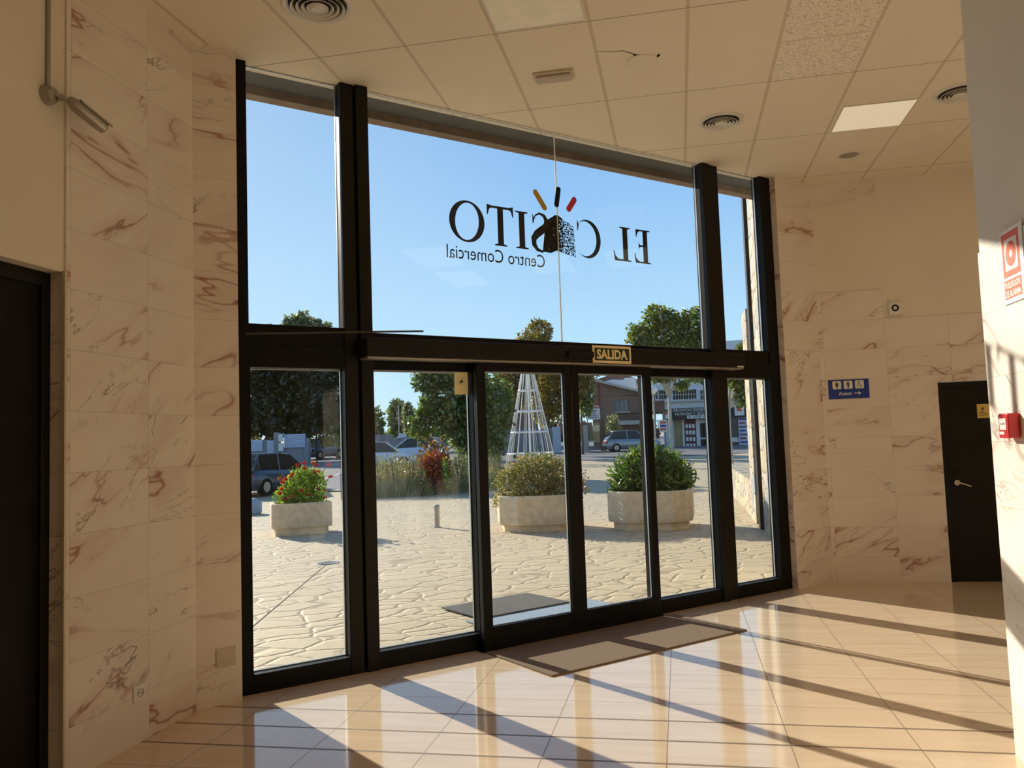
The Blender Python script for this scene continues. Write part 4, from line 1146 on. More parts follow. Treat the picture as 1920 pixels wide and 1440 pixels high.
o = MB().box(-0.75, 0.75, -0.32, 0.32, 0, 0.010).build('rubber_mat', M['bluemat'], loc=(4.66, 6.50, -0.006), rz=R(2.5), bevel=0.003)
tag(o, 'worn pale blue mat between the doors and the grey outdoor mat', 'mat')
b = ground(447, 965)
o = MB(); o.loft([[(x * k, y * k * 0.5, z) for x, y in ((-0.6, -0.5), (0.35, -0.5), (0.6, -0.25), (0.6, 0.25), (0.35, 0.5), (-0.6, 0.5))] for z, k in ((0.0, 0.95), (0.05, 1.0), (0.30, 1.0), (0.42, 0.7))])
o = o.build('low_block', plain('blue grey painted concrete', (0.30, 0.38, 0.44), 0.7), loc=b, rz=YR, bevel=0.03)
tag(o, 'low blue grey painted block half hidden by the left door post', 'block')

# ------------------------------------------------------------------ stone wing and low wall on the right
def vubox(name, mt, v0, v1, u0, u1, z0, z1, label=None, cat=None, kind=None, parent=None, bevel=0.0, group=None):
    org = W((v0 + v1) / 2, (u0 + u1) / 2, z0)
    m = MB(); m.box(-(v1 - v0) / 2, (v1 - v0) / 2, -(u1 - u0) / 2, (u1 - u0) / 2, 0, z1 - z0)
    if parent is None: o = m.build(name, mt, loc=org, rz=A45, bevel=bevel)
    else: o = m.build(name, mt, parent, loc=org - Vector(parent.location), rz=A45, bevel=bevel)
    return tag(o, label, cat, group, kind)
vubox('wall_outside_near', M['stone'], 1.35, 2.2, 13.35, 14.9, -0.02, 6.5, kind='structure')
vubox('wall_outside_far', M['stone'], 1.31, 2.2, 15.9, 16.9, -0.02, 4.0, kind='structure')
vubox('trim_13', M['black2'], 1.29, 1.60, 14.92, 15.25, 0.0, 6.4, kind='structure')
vubox('wall_outside_middle', M['winglass'], 1.62, 2.0, 9.95, 13.3, -0.02, 6.4, kind='structure')
vubox('low_wall', M['stone'], 1.33, 1.80, 16.95, 27.0, -0.02, 0.74, 'low stone clad wall running away from the right stone pillar', 'wall')

# ------------------------------------------------------------------ garden strip with netting
def strip_pts(px0, py0, px1, py1, n):
    a = ground(px0, py0); b = ground(px1, py1); return [a.lerp(b, k / (n - 1)) for k in range(n)]
A = ground(640, 938); Bp = ground(770, 932); Cp = ground(945, 917)
ne = empty('garden_net', Bp, label='low pale green net fence on thin stakes around the dry garden strip', cat='fence')
def net(a, b, h, mb):
    d = b - a; n = int(d.length / 0.07)
    for k in range(n + 1):
        p = a + d * (k / n) - Bp; mb.box(p.x - 0.004, p.x + 0.004, p.y - 0.003, p.y + 0.003, p.z, p.z + h)
    nr = int(h / 0.06)
    for k in range(nr + 1):
        z = Vector((0, 0, h * k / nr)); mb.tube([a - Bp + z, b - Bp + z], 0.004, 4)
mb = MB(); net(A, Bp, 0.60, mb); net(Bp, Cp, 0.60, mb); o = mb.build('mesh', L['net'], ne)
for p in (A, A.lerp(Bp, 0.5), Bp, Bp.lerp(Cp, 0.33), Bp.lerp(Cp, 0.66), Cp):
    q = p - Bp; MB().tube([(q.x, q.y, 0), (q.x, q.y, 0.85)], 0.014, 6).build('stake', M['bark'], ne)
# dry grass and weeds
rng2 = np.random.default_rng(4); n = 3400; t = rng2.uniform(0, 1, n)
P0 = np.array(A); P1 = np.array(Cp)
pos = np.where((t < 0.42)[:, None], np.array(A) + (np.array(Bp) - np.array(A)) * (t / 0.42)[:, None], np.array(Bp) + (np.array(Cp) - np.array(Bp)) * ((t - 0.42) / 0.58)[:, None])
dep = rng2.uniform(0.15, 3.2, n); pos = pos + np.array([_h.x, _h.y, 0]) * dep[:, None]
hgt = rng2.uniform(0.5, 1.45, n); lean = rng2.normal(size=(n, 2)) * 0.10; wv_ = 0.012
m = MB(); V = []; F = []
for k in range(n):
    x, y, z = pos[k]; z = gz(x, y); b0 = len(V); ca, sa = math.cos(k), math.sin(k)
    V += [(x - wv_ * ca, y - wv_ * sa, z), (x + wv_ * ca, y + wv_ * sa, z), (x + lean[k][0], y + lean[k][1], z + hgt[k])]; F.append((b0, b0 + 1, b0 + 2))
m.add(V, F); tag(m.build('dry_grass', L['dry']), 'tall dry straw coloured grass growing behind the low net', 'grass', kind='stuff')
def weed(px, a, h, hw, n, mt, label, seed, name='weed_plant', size=0.09, group=None, cat='plant', fl=None):
    b = spot(px, a); root = empty(name, b, label=label, cat=cat, group=group); sc_ = 1
    leaf_mesh('foliage', [(0, 0, h * 0.62, hw, hw, h * 0.36), (hw * 0.3, 0, h * 0.3, hw * 0.7, hw * 0.7, h * 0.25)], n, size, mt, root, seed, 0.6, 0.1)
    r_ = random.Random(seed); m = MB()
    for k in range(5): m.tube([(r_.uniform(-.1, .1) * hw, 0, 0), (r_.uniform(-.8, .8) * hw, r_.uniform(-.4, .4) * hw, h * r_.uniform(.6, .95))], 0.01, 5)
    m.build('stem', M['bark'], root)
    if fl:
        for (fx, fz) in fl:
            f = MB(); f.lathe([(0.0, 0), (0.035, 0.0), (0.035, 0.01)], n=10); 
            for k in range(12):
                t_ = 2 * math.pi * k / 12; f.add([(0.03 * math.cos(t_ - .2), 0.03 * math.sin(t_ - .2), 0), (0.03 * math.cos(t_ + .2), 0.03 * math.sin(t_ + .2), 0), (0.085 * math.cos(t_), 0.085 * math.sin(t_), 0.01)], [(0, 1, 2)])
            o = f.build('flower', M['vy'], root); o.location = (fx * _h.y, -fx * _h.x, fz) ; o.rotation_euler = (R(90), 0, YR); o.location = Vector(o.location) - _h * (hw * 0.8)
    return root
weed(815, 27.6, 1.45, 0.52, 2600, L['rust'], 'dense rust red plant standing in for a reflection, behind the low green net', 31, 'red_reflection_plant', 0.12, cat='shrub')  # leafy plant stands in for a red reflection on the glass
weed(812, 28.6, 1.95, 0.55, 900, L['ivy'], 'brown and green leafy bush rising behind the rust red stand-in plant', 32, 'leafy_bush', 0.13, cat='shrub')
weed(836, 27.0, 1.30, 0.16, 140, L['lantana'], 'tall sunflower plant with yellow heads right of the red stand-in plant', 33, 'sunflower', 0.14, fl=[(0.05, 1.52), (-0.08, 1.2)], group=None)
weed(788, 27.0, 1.15, 0.18, 120, L['olive'], 'sunflower plant with yellow heads left of the red stand-in plant', 34, 'sunflower', 0.12, fl=[(0.10, 1.30), (-0.05, 1.15), (0.22, 1.38)], group=None)
for k, (px, a, h, hw) in enumerate(((705, 27.4, 1.5, 0.32), (722, 27.8, 1.35, 0.3), (742, 27.3, 1.6, 0.3), (768, 27.6, 1.5, 0.3), (858, 27.3, 1.5, 0.36), (878, 27.8, 1.3, 0.34), (668, 28.0, 1.0, 0.3), (755, 28.4, 1.4, 0.3), (731, 28.6, 1.5, 0.3), (868, 28.5, 1.6, 0.4))):
    weed(px, a, h, hw, 150, L['olive'], 'straggly green weed plant standing among the dry grass behind the net', 40 + k, 'weed_plant', 0.10, group='weeds among the dry grass')
o = spot(725, 29.5); o_ = MB(); o_.lathe([(0.14, 0), (0.13, 0.02), (0.05, 0.35), (0.02, 0.5), (0, 0.5)], n=12)
o_ = o_.build('traffic_cone', plain('faded orange plastic', srgb(235, 130, 50), 0.6), loc=o + Vector((0, 0, 0.62))); 
bpy.data.objects.remove(o_)

# ------------------------------------------------------------------ cars
def car(name, loc, rz, Lc, Wc, Hc, paint, label, suv=False, lights=True):
    """local +y forward; origin at ground under the centre"""
    root = empty(name, loc, rz, label=label, cat='car'); hw = Wc / 2
    gc = 0.20; belt = Hc * (0.60 if not suv else 0.58); hl = Lc / 2
    # body stations along y: (y, zlow, ztop, halfwidth)
    st = [(-hl, gc + 0.18, belt * 0.80, hw * 0.80), (-hl + 0.10, gc, belt * 0.96, hw * 0.94), (-hl + 0.5, gc, belt, hw), (-0.2 * Lc, gc, belt, hw), (0.16 * Lc, gc, belt * 0.97, hw), (0.26 * Lc, gc, belt * 0.93, hw * 0.99), (hl - 0.35, gc, belt * 0.82, hw * 0.94), (hl - 0.06, gc + 0.05, belt * 0.68, hw * 0.84), (hl, gc + 0.14, belt * 0.5, hw * 0.76)]
    m = MB(); rings = []
    for y, z0, z1, w in st:
        rings.append([(-w * 0.92, y, z0), (-w, y, z0 + (z1 - z0) * 0.35), (-w * 0.99, y, z0 + (z1 - z0) * 0.72), (-w * 0.90, y, z1), (0, y, z1 + 0.02), (w * 0.90, y, z1), (w * 0.99, y, z0 + (z1 - z0) * 0.72), (w, y, z0 + (z1 - z0) * 0.35), (w * 0.92, y, z0)])
    m.loft(rings); m.build('body', paint, root, smooth='all')
    yr0, yr1, yf1, yf0 = -hl + 0.16, -hl + (0.62 if not suv else 0.42), 0.06 * Lc, 0.24 * Lc
    g = MB(); gs = [(yr0, belt - 0.03, belt, 0.88), ((yr0 + yr1) / 2, belt - 0.03, (belt + Hc) / 2 + 0.03, 0.86), (yr1, belt - 0.03, Hc - 0.05, 0.76), (-0.05 * Lc, belt - 0.03, Hc - 0.03, 0.76), (yf1, belt - 0.03, Hc - 0.07, 0.76), (yf0, belt - 0.03, belt + 0.0, 0.86)]
    g.loft([[(-hw * 0.88, y, z0), (-hw * k, y, z1), (hw * k, y, z1), (hw * 0.88, y, z0)] for y, z0, z1, k in gs]); g.build('windows', M['winglass'], root)
    rf = MB(); rs = [(yr0 + 0.24, (belt + Hc) / 2 + 0.13, 0.74), (yr1 - 0.03, Hc - 0.03, 0.74), (-0.05 * Lc, Hc, 0.74), (yf1 - 0.02, Hc - 0.045, 0.74)]
    rs = rs[1:]
    rf.loft([[(-hw * k, y, z - 0.05), (-hw * k * 0.96, y, z), (0, y, z + 0.02), (hw * k * 0.96, y, z), (hw * k, y, z - 0.05)] for y, z, k in rs]); rf.build('roof', paint, root, smooth='all')
    for sx in (-1, 1):
        for (ya, yb, za, zb) in ((yr0 + 0.02, yr1, belt, Hc - 0.04), (yf0, yf1, belt, Hc - 0.06), (-0.11 * Lc, -0.11 * Lc, belt, Hc - 0.04)):
            p = MB().tube([(sx * hw * 0.885, ya, za - 0.02), (sx * hw * 0.77, yb, zb)], 0.045 if ya != yb else 0.03, 6)
            p.build('pillar', paint, root)
    for sx in (-1, 1):
        for yy in (-hl + 0.19 * Lc, hl - 0.20 * Lc):
            r_ = 0.31 if not suv else 0.36
            w_ = MB(); w_.cyl((sx * (hw - 0.20), yy, r_), (sx * (hw + 0.01), yy, r_), r_, n=20); w = w_.build('wheel', M['rubber'], root)
            MB().cyl((sx * (hw + 0.005), yy, r_), (sx * (hw + 0.02), yy, r_), r_ * 0.6, n=14).build('hubcap', M['metal'], w)
        MB().box(sx * hw * 0.60 - 0.14, sx * hw * 0.60 + 0.16 * sx + 0.14 * (1 if sx > 0 else 0), -hl - 0.015, -hl + 0.16, belt * 0.70, belt * 0.88).build('tail_light', M['red'], root, bevel=0.02)
        MB().box(sx * hw * 0.62 - 0.14, sx * hw * 0.62 + 0.14, hl - 0.22, hl + 0.0, belt * 0.60, belt * 0.72).build('headlight', M['white'], root, bevel=0.02)
    MB().box(-0.26, 0.26, -hl - 0.02, -hl + 0.05, belt * 0.50, belt * 0.50 + 0.11).build('number_plate', M['signwhite'], root)
    MB().box(-0.26, 0.26, hl - 0.05, hl + 0.02, belt * 0.36, belt * 0.36 + 0.11).build('number_plate', M['signwhite'], root)
    m = MB(); m.loft([[(-hw * 0.80, y, z0), (hw * 0.80, y, z0), (hw * 0.84, y, z1), (-hw * 0.84, y, z1)] for y, z0, z1 in ((-hl - 0.03, gc + 0.02, gc + 0.22), (-hl + 0.12, gc, gc + 0.26))]); m.build('bumper', M['black2'], root)
    return root
pb = plain('dark blue grey car paint', (0.06, 0.072, 0.10), 0.25, metal=0.3, spec=0.6, coat=0.6)
ps = plain('silver car paint', (0.33, 0.36, 0.38), 0.3, metal=0.4, coat=0.5)
pw = plain('white car paint', (0.72, 0.74, 0.76), 0.3, coat=0.4)
pd = plain('dark blue car paint', (0.05, 0.07, 0.11), 0.3, coat=0.4)
cl = spot(506, 31.0)
car('hatchback_car', cl, YR + R(-22), 4.3, 1.80, 1.50, pb, 'dark blue grey hatchback parked behind the red flower planter')
cl = spot(600, 66.0)
car('offroad_car', cl, YR + R(158), 4.4, 1.85, 1.72, pd, 'dark off-road car facing the plaza beside the far gate', suv=True)
cl = spot(1184, 60.0)
car('hatchback_car', cl, YR + R(-86), 4.1, 1.75, 1.52, ps, 'silver hatchback parked in front of the brown brick house')
cl = spot(712, 48.0)
car('hatchback_car', cl, YR + R(-70), 4.0, 1.7, 1.52, pw, 'pale hatchback whose roof shows above the dry weeds')
cl = spot(776, 55.0)
car('estate_car', cl, YR + R(80), 4.4, 1.75, 1.60, pw, 'white estate car partly hidden behind the weeds and rust red stand-in plant')

# ------------------------------------------------------------------ left background: gates, trees
def vbox(root, name, mt, px0, px1, pyt, pyb, a, thick=0.3, off=0.0, parent=None, bevel=0.0):
    """box facing the viewer, part of root; px/py give its place at distance a"""
    p = root if parent is None else parent
    org = Vector(root.location)
    x0, x1 = xat(px0, a), xat(px1, a); pm = (px0 + px1) / 2
    zt = at(pm, pyt, a).z; zb = at(pm, pyb, a).z if pyb is not None else None
    c = fr_pt(a, 0)
    if zb is None: zb = gz(c.x, c.y) - 0.05
    loc = fr_pt(a, (x0 + x1) / 2) - org; 
    m = MB(); m.box(-(x1 - x0) / 2, (x1 - x0) / 2, -off, thick, zb - org.z, zt - org.z)
    for i in range(len(m.v)):
        v = m.v[i]; m.v[i] = (loc.x + v[0] * math.cos(YR) - v[1] * math.sin(YR), loc.y + v[0] * math.sin(YR) + v[1] * math.cos(YR), v[2])
    return m.build(name, mt, p, bevel=bevel)
b = spot(520, 60); ga = empty('boundary_wall', b, label='grey rendered boundary wall with pale slatted gates under the dark trees', cat='wall')
vbox(ga, 'wall_section', M['conblue'], 440, 503, 826, None, 60)
vbox(ga, 'pier', M['conblue'], 514, 523, 811, None, 60, 0.5, 0.1)
vbox(ga, 'wall_section', M['conblue'], 523, 579, 838, None, 60)
vbox(ga, 'pier', M['conblue'], 571, 579, 822, None, 60, 0.5, 0.1)
for (x0, x1, y0, y1, nm) in ((467, 493, 825, 846, 'slatted_gate'), (502, 514, 826, 852, 'gate_leaf'), (534, 573, 814, 839, 'slatted_gate')):
    g_ = vbox(ga, nm, M['shutter'], x0, x1, y0, y1, 60, 0.06, 0.16)
    n_ = int((y1 - y0) / 3.2)
    for k in range(1, n_):
        yy = y0 + (y1 - y0) * k / n_; vbox(ga, 'slat_gap', M['conblue'], x0 + 0.5, x1 - 0.5, yy - 0.25, yy + 0.25, 60, 0.0, 0.18, parent=g_)
vbox(ga, 'mailbox', M['signwhite'], 523.5, 531, 814, 828, 59.8, 0.05, 0.2)
vbox(ga, 'notice', M['signwhite'], 523.5, 532, 831, 846, 59.8, 0.05, 0.2)
lp = empty('street_sign', spot(593, 58), label='dark street sign post standing before the far gate', cat='sign post')
vbox(lp, 'pole', M['black'], 592.2, 594.2, 800, None, 58, 0.1); vbox(lp, 'sign_panel', M['black2'], 588, 599, 803, 811, 58, 0.05, 0.05)
tree(480, 63, [(478, 735, 46, 62, 0), (520, 690, 50, 75, 1), (560, 740, 45, 66, 0), (590, 770, 36, 48, 0), (510, 780, 40, 34, -1), (545, 650, 42, 40, 1), (600, 715, 32, 50, 1), (632, 720, 30, 60, 1), (628, 785, 26, 30, 0), (480, 790, 40, 28, -1), (560, 800, 40, 22, 0)], 21000, 0.42, L['dark'], 'huge dark evergreen tree filling the upper part of the left pane', tr=0.4, seed=51, aspect=0.5)
tree(565, 72, [(545, 606, 16, 14, 0), (565, 600, 18, 16, 0), (590, 608, 18, 12, 0), (610, 612, 12, 8, 0), (565, 640, 34, 30, 0)], 1500, 0.42, L['olive'], 'feathery tree top showing over the left transom', tr=0.25, seed=52, shell=0.3)
for k, (px, w) in enumerate(((475, 14), (500, 10), (550, 14), (575, 12), (605, 16), (630, 14))):
    tree(px, 62.5, [(px, 812 - (k % 2) * 6, w, 14, 0), (px + 6, 826, w * 0.8, 12, 0)], 320, 0.22, L['yellow'] if k % 2 == 0 else L['green'], 'yellow green bush hanging over the far boundary wall', tr=0.05, seed=60 + k, group='bushes behind the far boundary wall', cat='bush', name='garden_bush')

# far tree line closing the view between the houses
for k, (px, w, h) in enumerate(((660, 40, 24), (720, 44, 22), (790, 50, 30), (1060, 44, 34), (1115, 40, 30), (1212, 26, 40), (1010, 50, 34))):
    tree(px, 100, [(px - w * .4, 838 - h * .5, w * .6, h, 0), (px + w * .4, 838 - h * .45, w * .6, h * .9, 0), (px, 838 - h * .3, w, h * .7, -1)], 900, 0.75, L['dark'] if k % 2 else L['green'], 'distant tree of the dark line closing the view behind the houses', tr=0.2, seed=200 + k, group='distant tree line')
# distance: low houses and hedges in the gap
b = spot(730, 90)
for k, (px, a, bl, n, sz, mt, lab) in enumerate((
    (708, 84, [(706, 790, 16, 26, 0), (700, 812, 18, 18, 0)], 700, 0.45, 'green', 'low green tree at the left edge of the first door leaf'),
    (745, 78, [(745, 782, 20, 34, 0), (738, 765, 10, 14, 0), (752, 815, 26, 18, 0)], 1500, 0.40, 'green', 'spiky dark green tree rising over the parked cars'),
    (775, 74, [(775, 800, 22, 30, 0), (765, 775, 12, 20, 0)], 1100, 0.36, 'olive', 'pale green tree next to the spiky one'))):
    tree(px, a, bl, n, sz, L[mt], lab, tr=0.15, seed=70 + k)
bb = empty('garden_shed', spot(752, 62), label='small grey gabled shed beyond the white parked car', cat='shed')
vbox(bb, 'wall', M['fencegrey'], 735, 770, 820, None, 62, 3)
x0, x1 = xat(744, 62), xat(756, 62); zt = at(750, 812, 61.9).z - bb.location.z; zb = at(750, 822, 61.9).z - bb.location.z
c = fr_pt(61.8, 0) - Vector((bb.location.x, bb.location.y, 0))
m = MB(); m.prism([(x0, zb), (x1, zb), ((x0 + x1) / 2, zt)], 0, 3.0)
for i in range(len(m.v)):
    v = m.v[i]; m.v[i] = (c.x + v[0] * math.cos(YR) - v[1] * math.sin(YR), c.y + v[0] * math.sin(YR) + v[1] * math.cos(YR), v[2])
m.build('gable_roof', M['wallwhite'], bb)
bb = empty('garden_wall', spot(720, 66), label='long grey wall behind the parked cars in the gap', cat='wall'); vbox(bb, 'wall_section', M['fencegrey'], 690, 735, 815, None, 66, 0.3)
pl = empty('utility_pole', spot(749, 70), label='thin pale utility pole among the far trees', cat='pole'); vbox(pl, 'pole', M['kerb'], 747.5, 749.5, 760, None, 70, 0.15)

# central big tree behind the garden strip
tree(872, 34, [(800, 715, 30, 26, 0), (840, 705, 40, 34, 0), (880, 720, 45, 44, 0), (860, 770, 50, 40, 0), (815, 770, 34, 36, 0), (905, 770, 40, 50, 0), (790, 800, 26, 30, 0), (930, 760, 36, 60, 1), (925, 830, 26, 36, 0), (868, 820, 28, 30, 0), (845, 800, 26, 22, 0), (890, 850, 26, 26, 0)], 13000, 0.20, L['green'], 'spreading green tree behind the garden strip at centre left', tr=0.2, seed=81, shell=0.3)
tree(900, 36, [(905, 800, 30, 36, 0), (930, 800, 26, 30, 0), (880, 840, 24, 24, 0), (930, 760, 24, 30, 0)], 3600, 0.20, L['dark'], 'dark green bush mass beside the white cone frame', tr=0.15, seed=82, cat='bush', shell=0.3)

# ------------------------------------------------------------------ white cone frame (festive light tree)
A_c = 46.0; bc = spot(994, A_c)
cn = empty('light_cone_frame', bc, label='tall white wire cone frame for festive lights standing on the plaza', cat='light sculpture')
zap = at(992, 646, A_c).z - bc.z; zs = [at(994, yy, A_c).z - bc.z for yy in (850, 810, 771, 732)]; r0 = 1.42 * 1.0
def rad(z): return r0 * (1 - z / zap)
m = MB(); m.tube([(0, 0, 0), (0, 0, zap)], 0.055, 8); m.build('mast', M['whitemetal'], cn)
for z in zs + [zap * 0.88]:
    rr_ = rad(z); m = MB()
    pts = [(rr_ * math.cos(2 * math.pi * k / 24), rr_ * math.sin(2 * math.pi * k / 24), z) for k in range(25)]
    m.tube(pts, 0.045, 6); m.tube([(-rr_, 0, z), (rr_, 0, z)], 0.03, 5); m.tube([(0, -rr_, z), (0, rr_, z)], 0.03, 5); m.build('hoop', M['whitemetal'], cn)
for k in range(8):
    t_ = 2 * math.pi * k / 8; m = MB(); m.tube([(r0 * math.cos(t_), r0 * math.sin(t_), 0), (0.03 * math.cos(t_), 0.03 * math.sin(t_), zap)], 0.024, 5); m.build('leg', M['whitemetal'], cn)
for k in range(22):
    t_ = 2 * math.pi * (k + 0.5) / 22; m = MB(); m.tube([(r0 * math.cos(t_), r0 * math.sin(t_), 0), (0.03 * math.cos(t_), 0.03 * math.sin(t_), zap)], 0.007, 4); m.build('light_string', M['whitemetal'], cn)

# trees around and behind the cone
tree(965, 54, [(950, 715, 26, 24, 0), (965, 745, 26, 30, 0), (985, 700, 30, 26, 0), (945, 740, 20, 20, 0), (1012, 622, 26, 24, 2), (1000, 650, 40, 30, 1)], 4200, 0.28, L['yellow'], 'yellowing tree to the left of and above the white cone frame', tr=0.14, seed=91, th=3.0)
tree(1030, 56, [(1030, 720, 30, 30, 0), (1045, 755, 28, 34, 0), (1020, 770, 26, 30, 0), (1080, 725, 28, 30, 0), (1095, 705, 26, 20, 0), (1010, 735, 26, 30, 2), (1050, 700, 30, 20, 0)], 5600, 0.26, L['yellow'], 'tree with brown and yellow leaves between the cone frame and the brick house', tr=0.14, seed=92, th=2.6)
tree(1092, 57, [(1092, 730, 24, 30, 0), (1098, 760, 16, 24, 0)], 1300, 0.26, L['planeg'], 'small green tree left of the hardware shop board', tr=0.10, seed=93, th=2.6)
bw = empty('block_wall', spot(1010, 62), label='grey block garden wall with red tiled coping behind the cone frame', cat='wall')
vbox(bw, 'wall_section', M['fencegrey'], 925, 1052, 804, None, 62, 0.3)
vbox(bw, 'gate', M['shutter'], 1037, 1052, 800, None, 61.6, 0.05, 0.1)
vbox(bw, 'coping', M['rooft'], 1048, 1112, 793, 812, 62.4, 1.2, 0.1)
vbox(bw, 'pier', M['kerb'], 1093, 1103, 797, None, 61.8, 0.5, 0.1)
# house roof on the left behind trees
hs = empty('house', spot(945, 75), label='house with red tiled gable and chimney block behind the yellow tree', cat='house')
vbox(hs, 'wall', M['brick'], 905, 1010, 735, None, 76, 6); vbox(hs, 'chimney', M['wallwhite'], 932, 945, 700, 740, 75.5, 1.0)
vbox(hs, 'roof', M['rooft'], 900, 1015, 722, 737, 75, 7, 0.3)

# ------------------------------------------------------------------ brick house
U0 = 68.0
def pv(px, u, py=800):
    d = pray(px, py); t = u / ((d.x + d.y) * S2); return (d.x - d.y) * S2 * t
def pz(px, py, u):
    d = pray(px, py); t = u / ((d.x + d.y) * S2); return HC + d.z * t
def gb(v, u): p = W(v, u); return gz(p.x, p.y)
def ubox(root, name, mt, px0, px1, pyt, pyb, u, th=0.3, parent=None, bevel=0.0):
    """box on a wall that runs along the street grid, at grid distance u"""
    v0, v1 = pv(px0, u), pv(px1, u); pm = (px0 + px1) / 2; zt = pz(pm, pyt, u)
    zb = gb((v0 + v1) / 2, u) - 0.1 if pyb is None else pz(pm, pyb, u)
    org = Vector(root.location); c = W((v0 + v1) / 2, u) - org
    m = MB(); m.box(-(v1 - v0) / 2, (v1 - v0) / 2, 0, th, zb - org.z, zt - org.z)
    ca, sa = math.cos(A45), math.sin(A45)
    for i in range(len(m.v)):
        x, y, z = m.v[i]; m.v[i] = (c.x + x * ca - y * sa, c.y + x * sa + y * ca, z)
    return m.build(name, mt, root if parent is None else parent, bevel=bevel)
hb = empty('brick_house', W(pv(1160, U0), U0, gb(-5, U0)), label='brown brick house with sloping eaves, barred window and balcony behind the silver car', cat='house')
ubox(hb, 'wall', M['brick'], 1112, 1216, 741, None, U0, 7)
# sloping gable wall and eaves
def slope(root, name, mt, pts, u, th, off=0.0):
    org = Vector(root.location); P = [(pv(a, u), pz(a, b_, u)) for a, b_ in pts]
    m = MB(); m.prism(P, u, u + th)
    for i in range(len(m.v)):
        x, y, z = m.v[i]; w = W(x, y, z) - org; m.v[i] = tuple(w)
    return m.build(name, mt, root)
slope(hb, 'gable_wall', M['brick'], [(1112, 742), (1216, 742), (1216, 736), (1112, 712)], U0, 7)
slope(hb, 'eaves', M['kerb'], [(1108, 712), (1218, 739), (1218, 735), (1108, 707)], U0 - 0.6, 8)
slope(hb, 'upper_wall', M['wallwhite'], [(1130, 716), (1196, 734), (1196, 708), (1182, 708), (1148, 712)], U0 + 2, 4)
slope(hb, 'roof', M['rooft'], [(1120, 712), (1210, 716), (1184, 704), (1150, 702)], U0 + 2.2, 5)
ubox(hb, 'chimney', M['brick'], 1160, 1174, 698, 712, U0 + 2, 0.8)
wn_ = ubox(hb, 'window', M['winglass'], 1154, 1181, 751, 772, U0 - 0.03, 0.05)
for k in range(11):
    x = 1155 + 2.4 * k; ubox(hb, 'window_bar', M['whitemetal'], x - 0.25, x + 0.25, 751, 772, U0 - 0.12, 0.03, parent=wn_)
ubox(hb, 'window_sill', M['kerb'], 1152, 1183, 772, 774, U0 - 0.15, 0.2)
bal = ubox(hb, 'balcony_slab', M['kerb'], 1158, 1214, 788, 796, U0 - 1.2, 1.2)
for k in range(20):
    x = 1155 + 2.9 * k; ubox(hb, 'baluster', M['black'], x - 0.3, x + 0.3, 775, 788, U0 - 1.2, 0.04, parent=bal)
ubox(hb, 'handrail', M['black'], 1155, 1214, 774.5, 776, U0 - 1.2, 0.06, parent=bal)
ubox(hb, 'drainpipe', M['red'], 1124.5, 1126, 720, None, U0 - 0.1, 0.08)
tree(1150, 63, [(1150, 790, 14, 14, 0), (1145, 805, 16, 16, 0), (1158, 808, 12, 10, 0)], 900, 0.16, L['olive'], 'grey green olive tree behind the silver car', tr=0.06, seed=95, th=1.2)

# hardware shop sign board and gate
sb = empty('shop_sign_board', W(pv(1113, 62), 62, gb(0, 62)), label='white shop board headed FERRETERIA in a red band, beside the brick house', cat='sign')
ubox(sb, 'board', M['signwhite'], 1100, 1126, 758, 786.5, 62, 0.08)
hd = ubox(sb, 'header_band', M['red'], 1100, 1126, 758, 765.5, 61.97, 0.03)
def utext(root, parent, txt, px0, px1, pyt, pyb, u, mt, bold=0.02, name='lettering'):
    v0, v1 = pv(px0, u), pv(px1, u); z0, z1 = pz((px0 + px1) / 2, pyb, u), pz((px0 + px1) / 2, pyt, u); org = Vector(root.location)
    vv, ff = text_pts(txt, v1 - v0, z1 - z0, bold); m = MB()
    m.add([tuple(W(v0 + a, u, z0 + b_) - org) for a, b_ in vv], ff); return m.build(name, mt, parent)
utext(sb, hd, 'FERRETERIA', 1101, 1125, 759.5, 764, 61.94, M['signwhite'])
for k, (w_, mt) in enumerate(((17, 'signink'), (14, 'signink'), (18, 'signblue'), (20, 'signblue'))):
    yy = 769.5 + 4.1 * k; ubox(sb, 'text_line', M[mt], 1102.5, 1102.5 + w_, yy, yy + 1.5, 61.98, 0.02)
ubox(sb, 'post', M['bark'], 1124.5, 1134, 784, None, 62.1, 0.3); ubox(sb, 'post', M['metal'], 1101, 1102.5, 786, None, 62.05, 0.1)
ubox(sb, 'small_board', M['signwhite'], 1111, 1124, 797, 809, 61.9, 0.05)
ug = empty('iron_gate', W(pv(1113, 61.5), 61.5, gb(0, 62)), label='yellow grey iron bar gate under the shop board', cat='gate')
for k in range(11):
    x = 1104.5 + 1.9 * k; ubox(ug, 'bar', M['gold'] if k > 3 else M['metal'], x - 0.28, x + 0.28, 792, 828, 61.5, 0.03)
ubox(ug, 'rail', M['metal'], 1104, 1124, 827, 829, 61.5, 0.04)

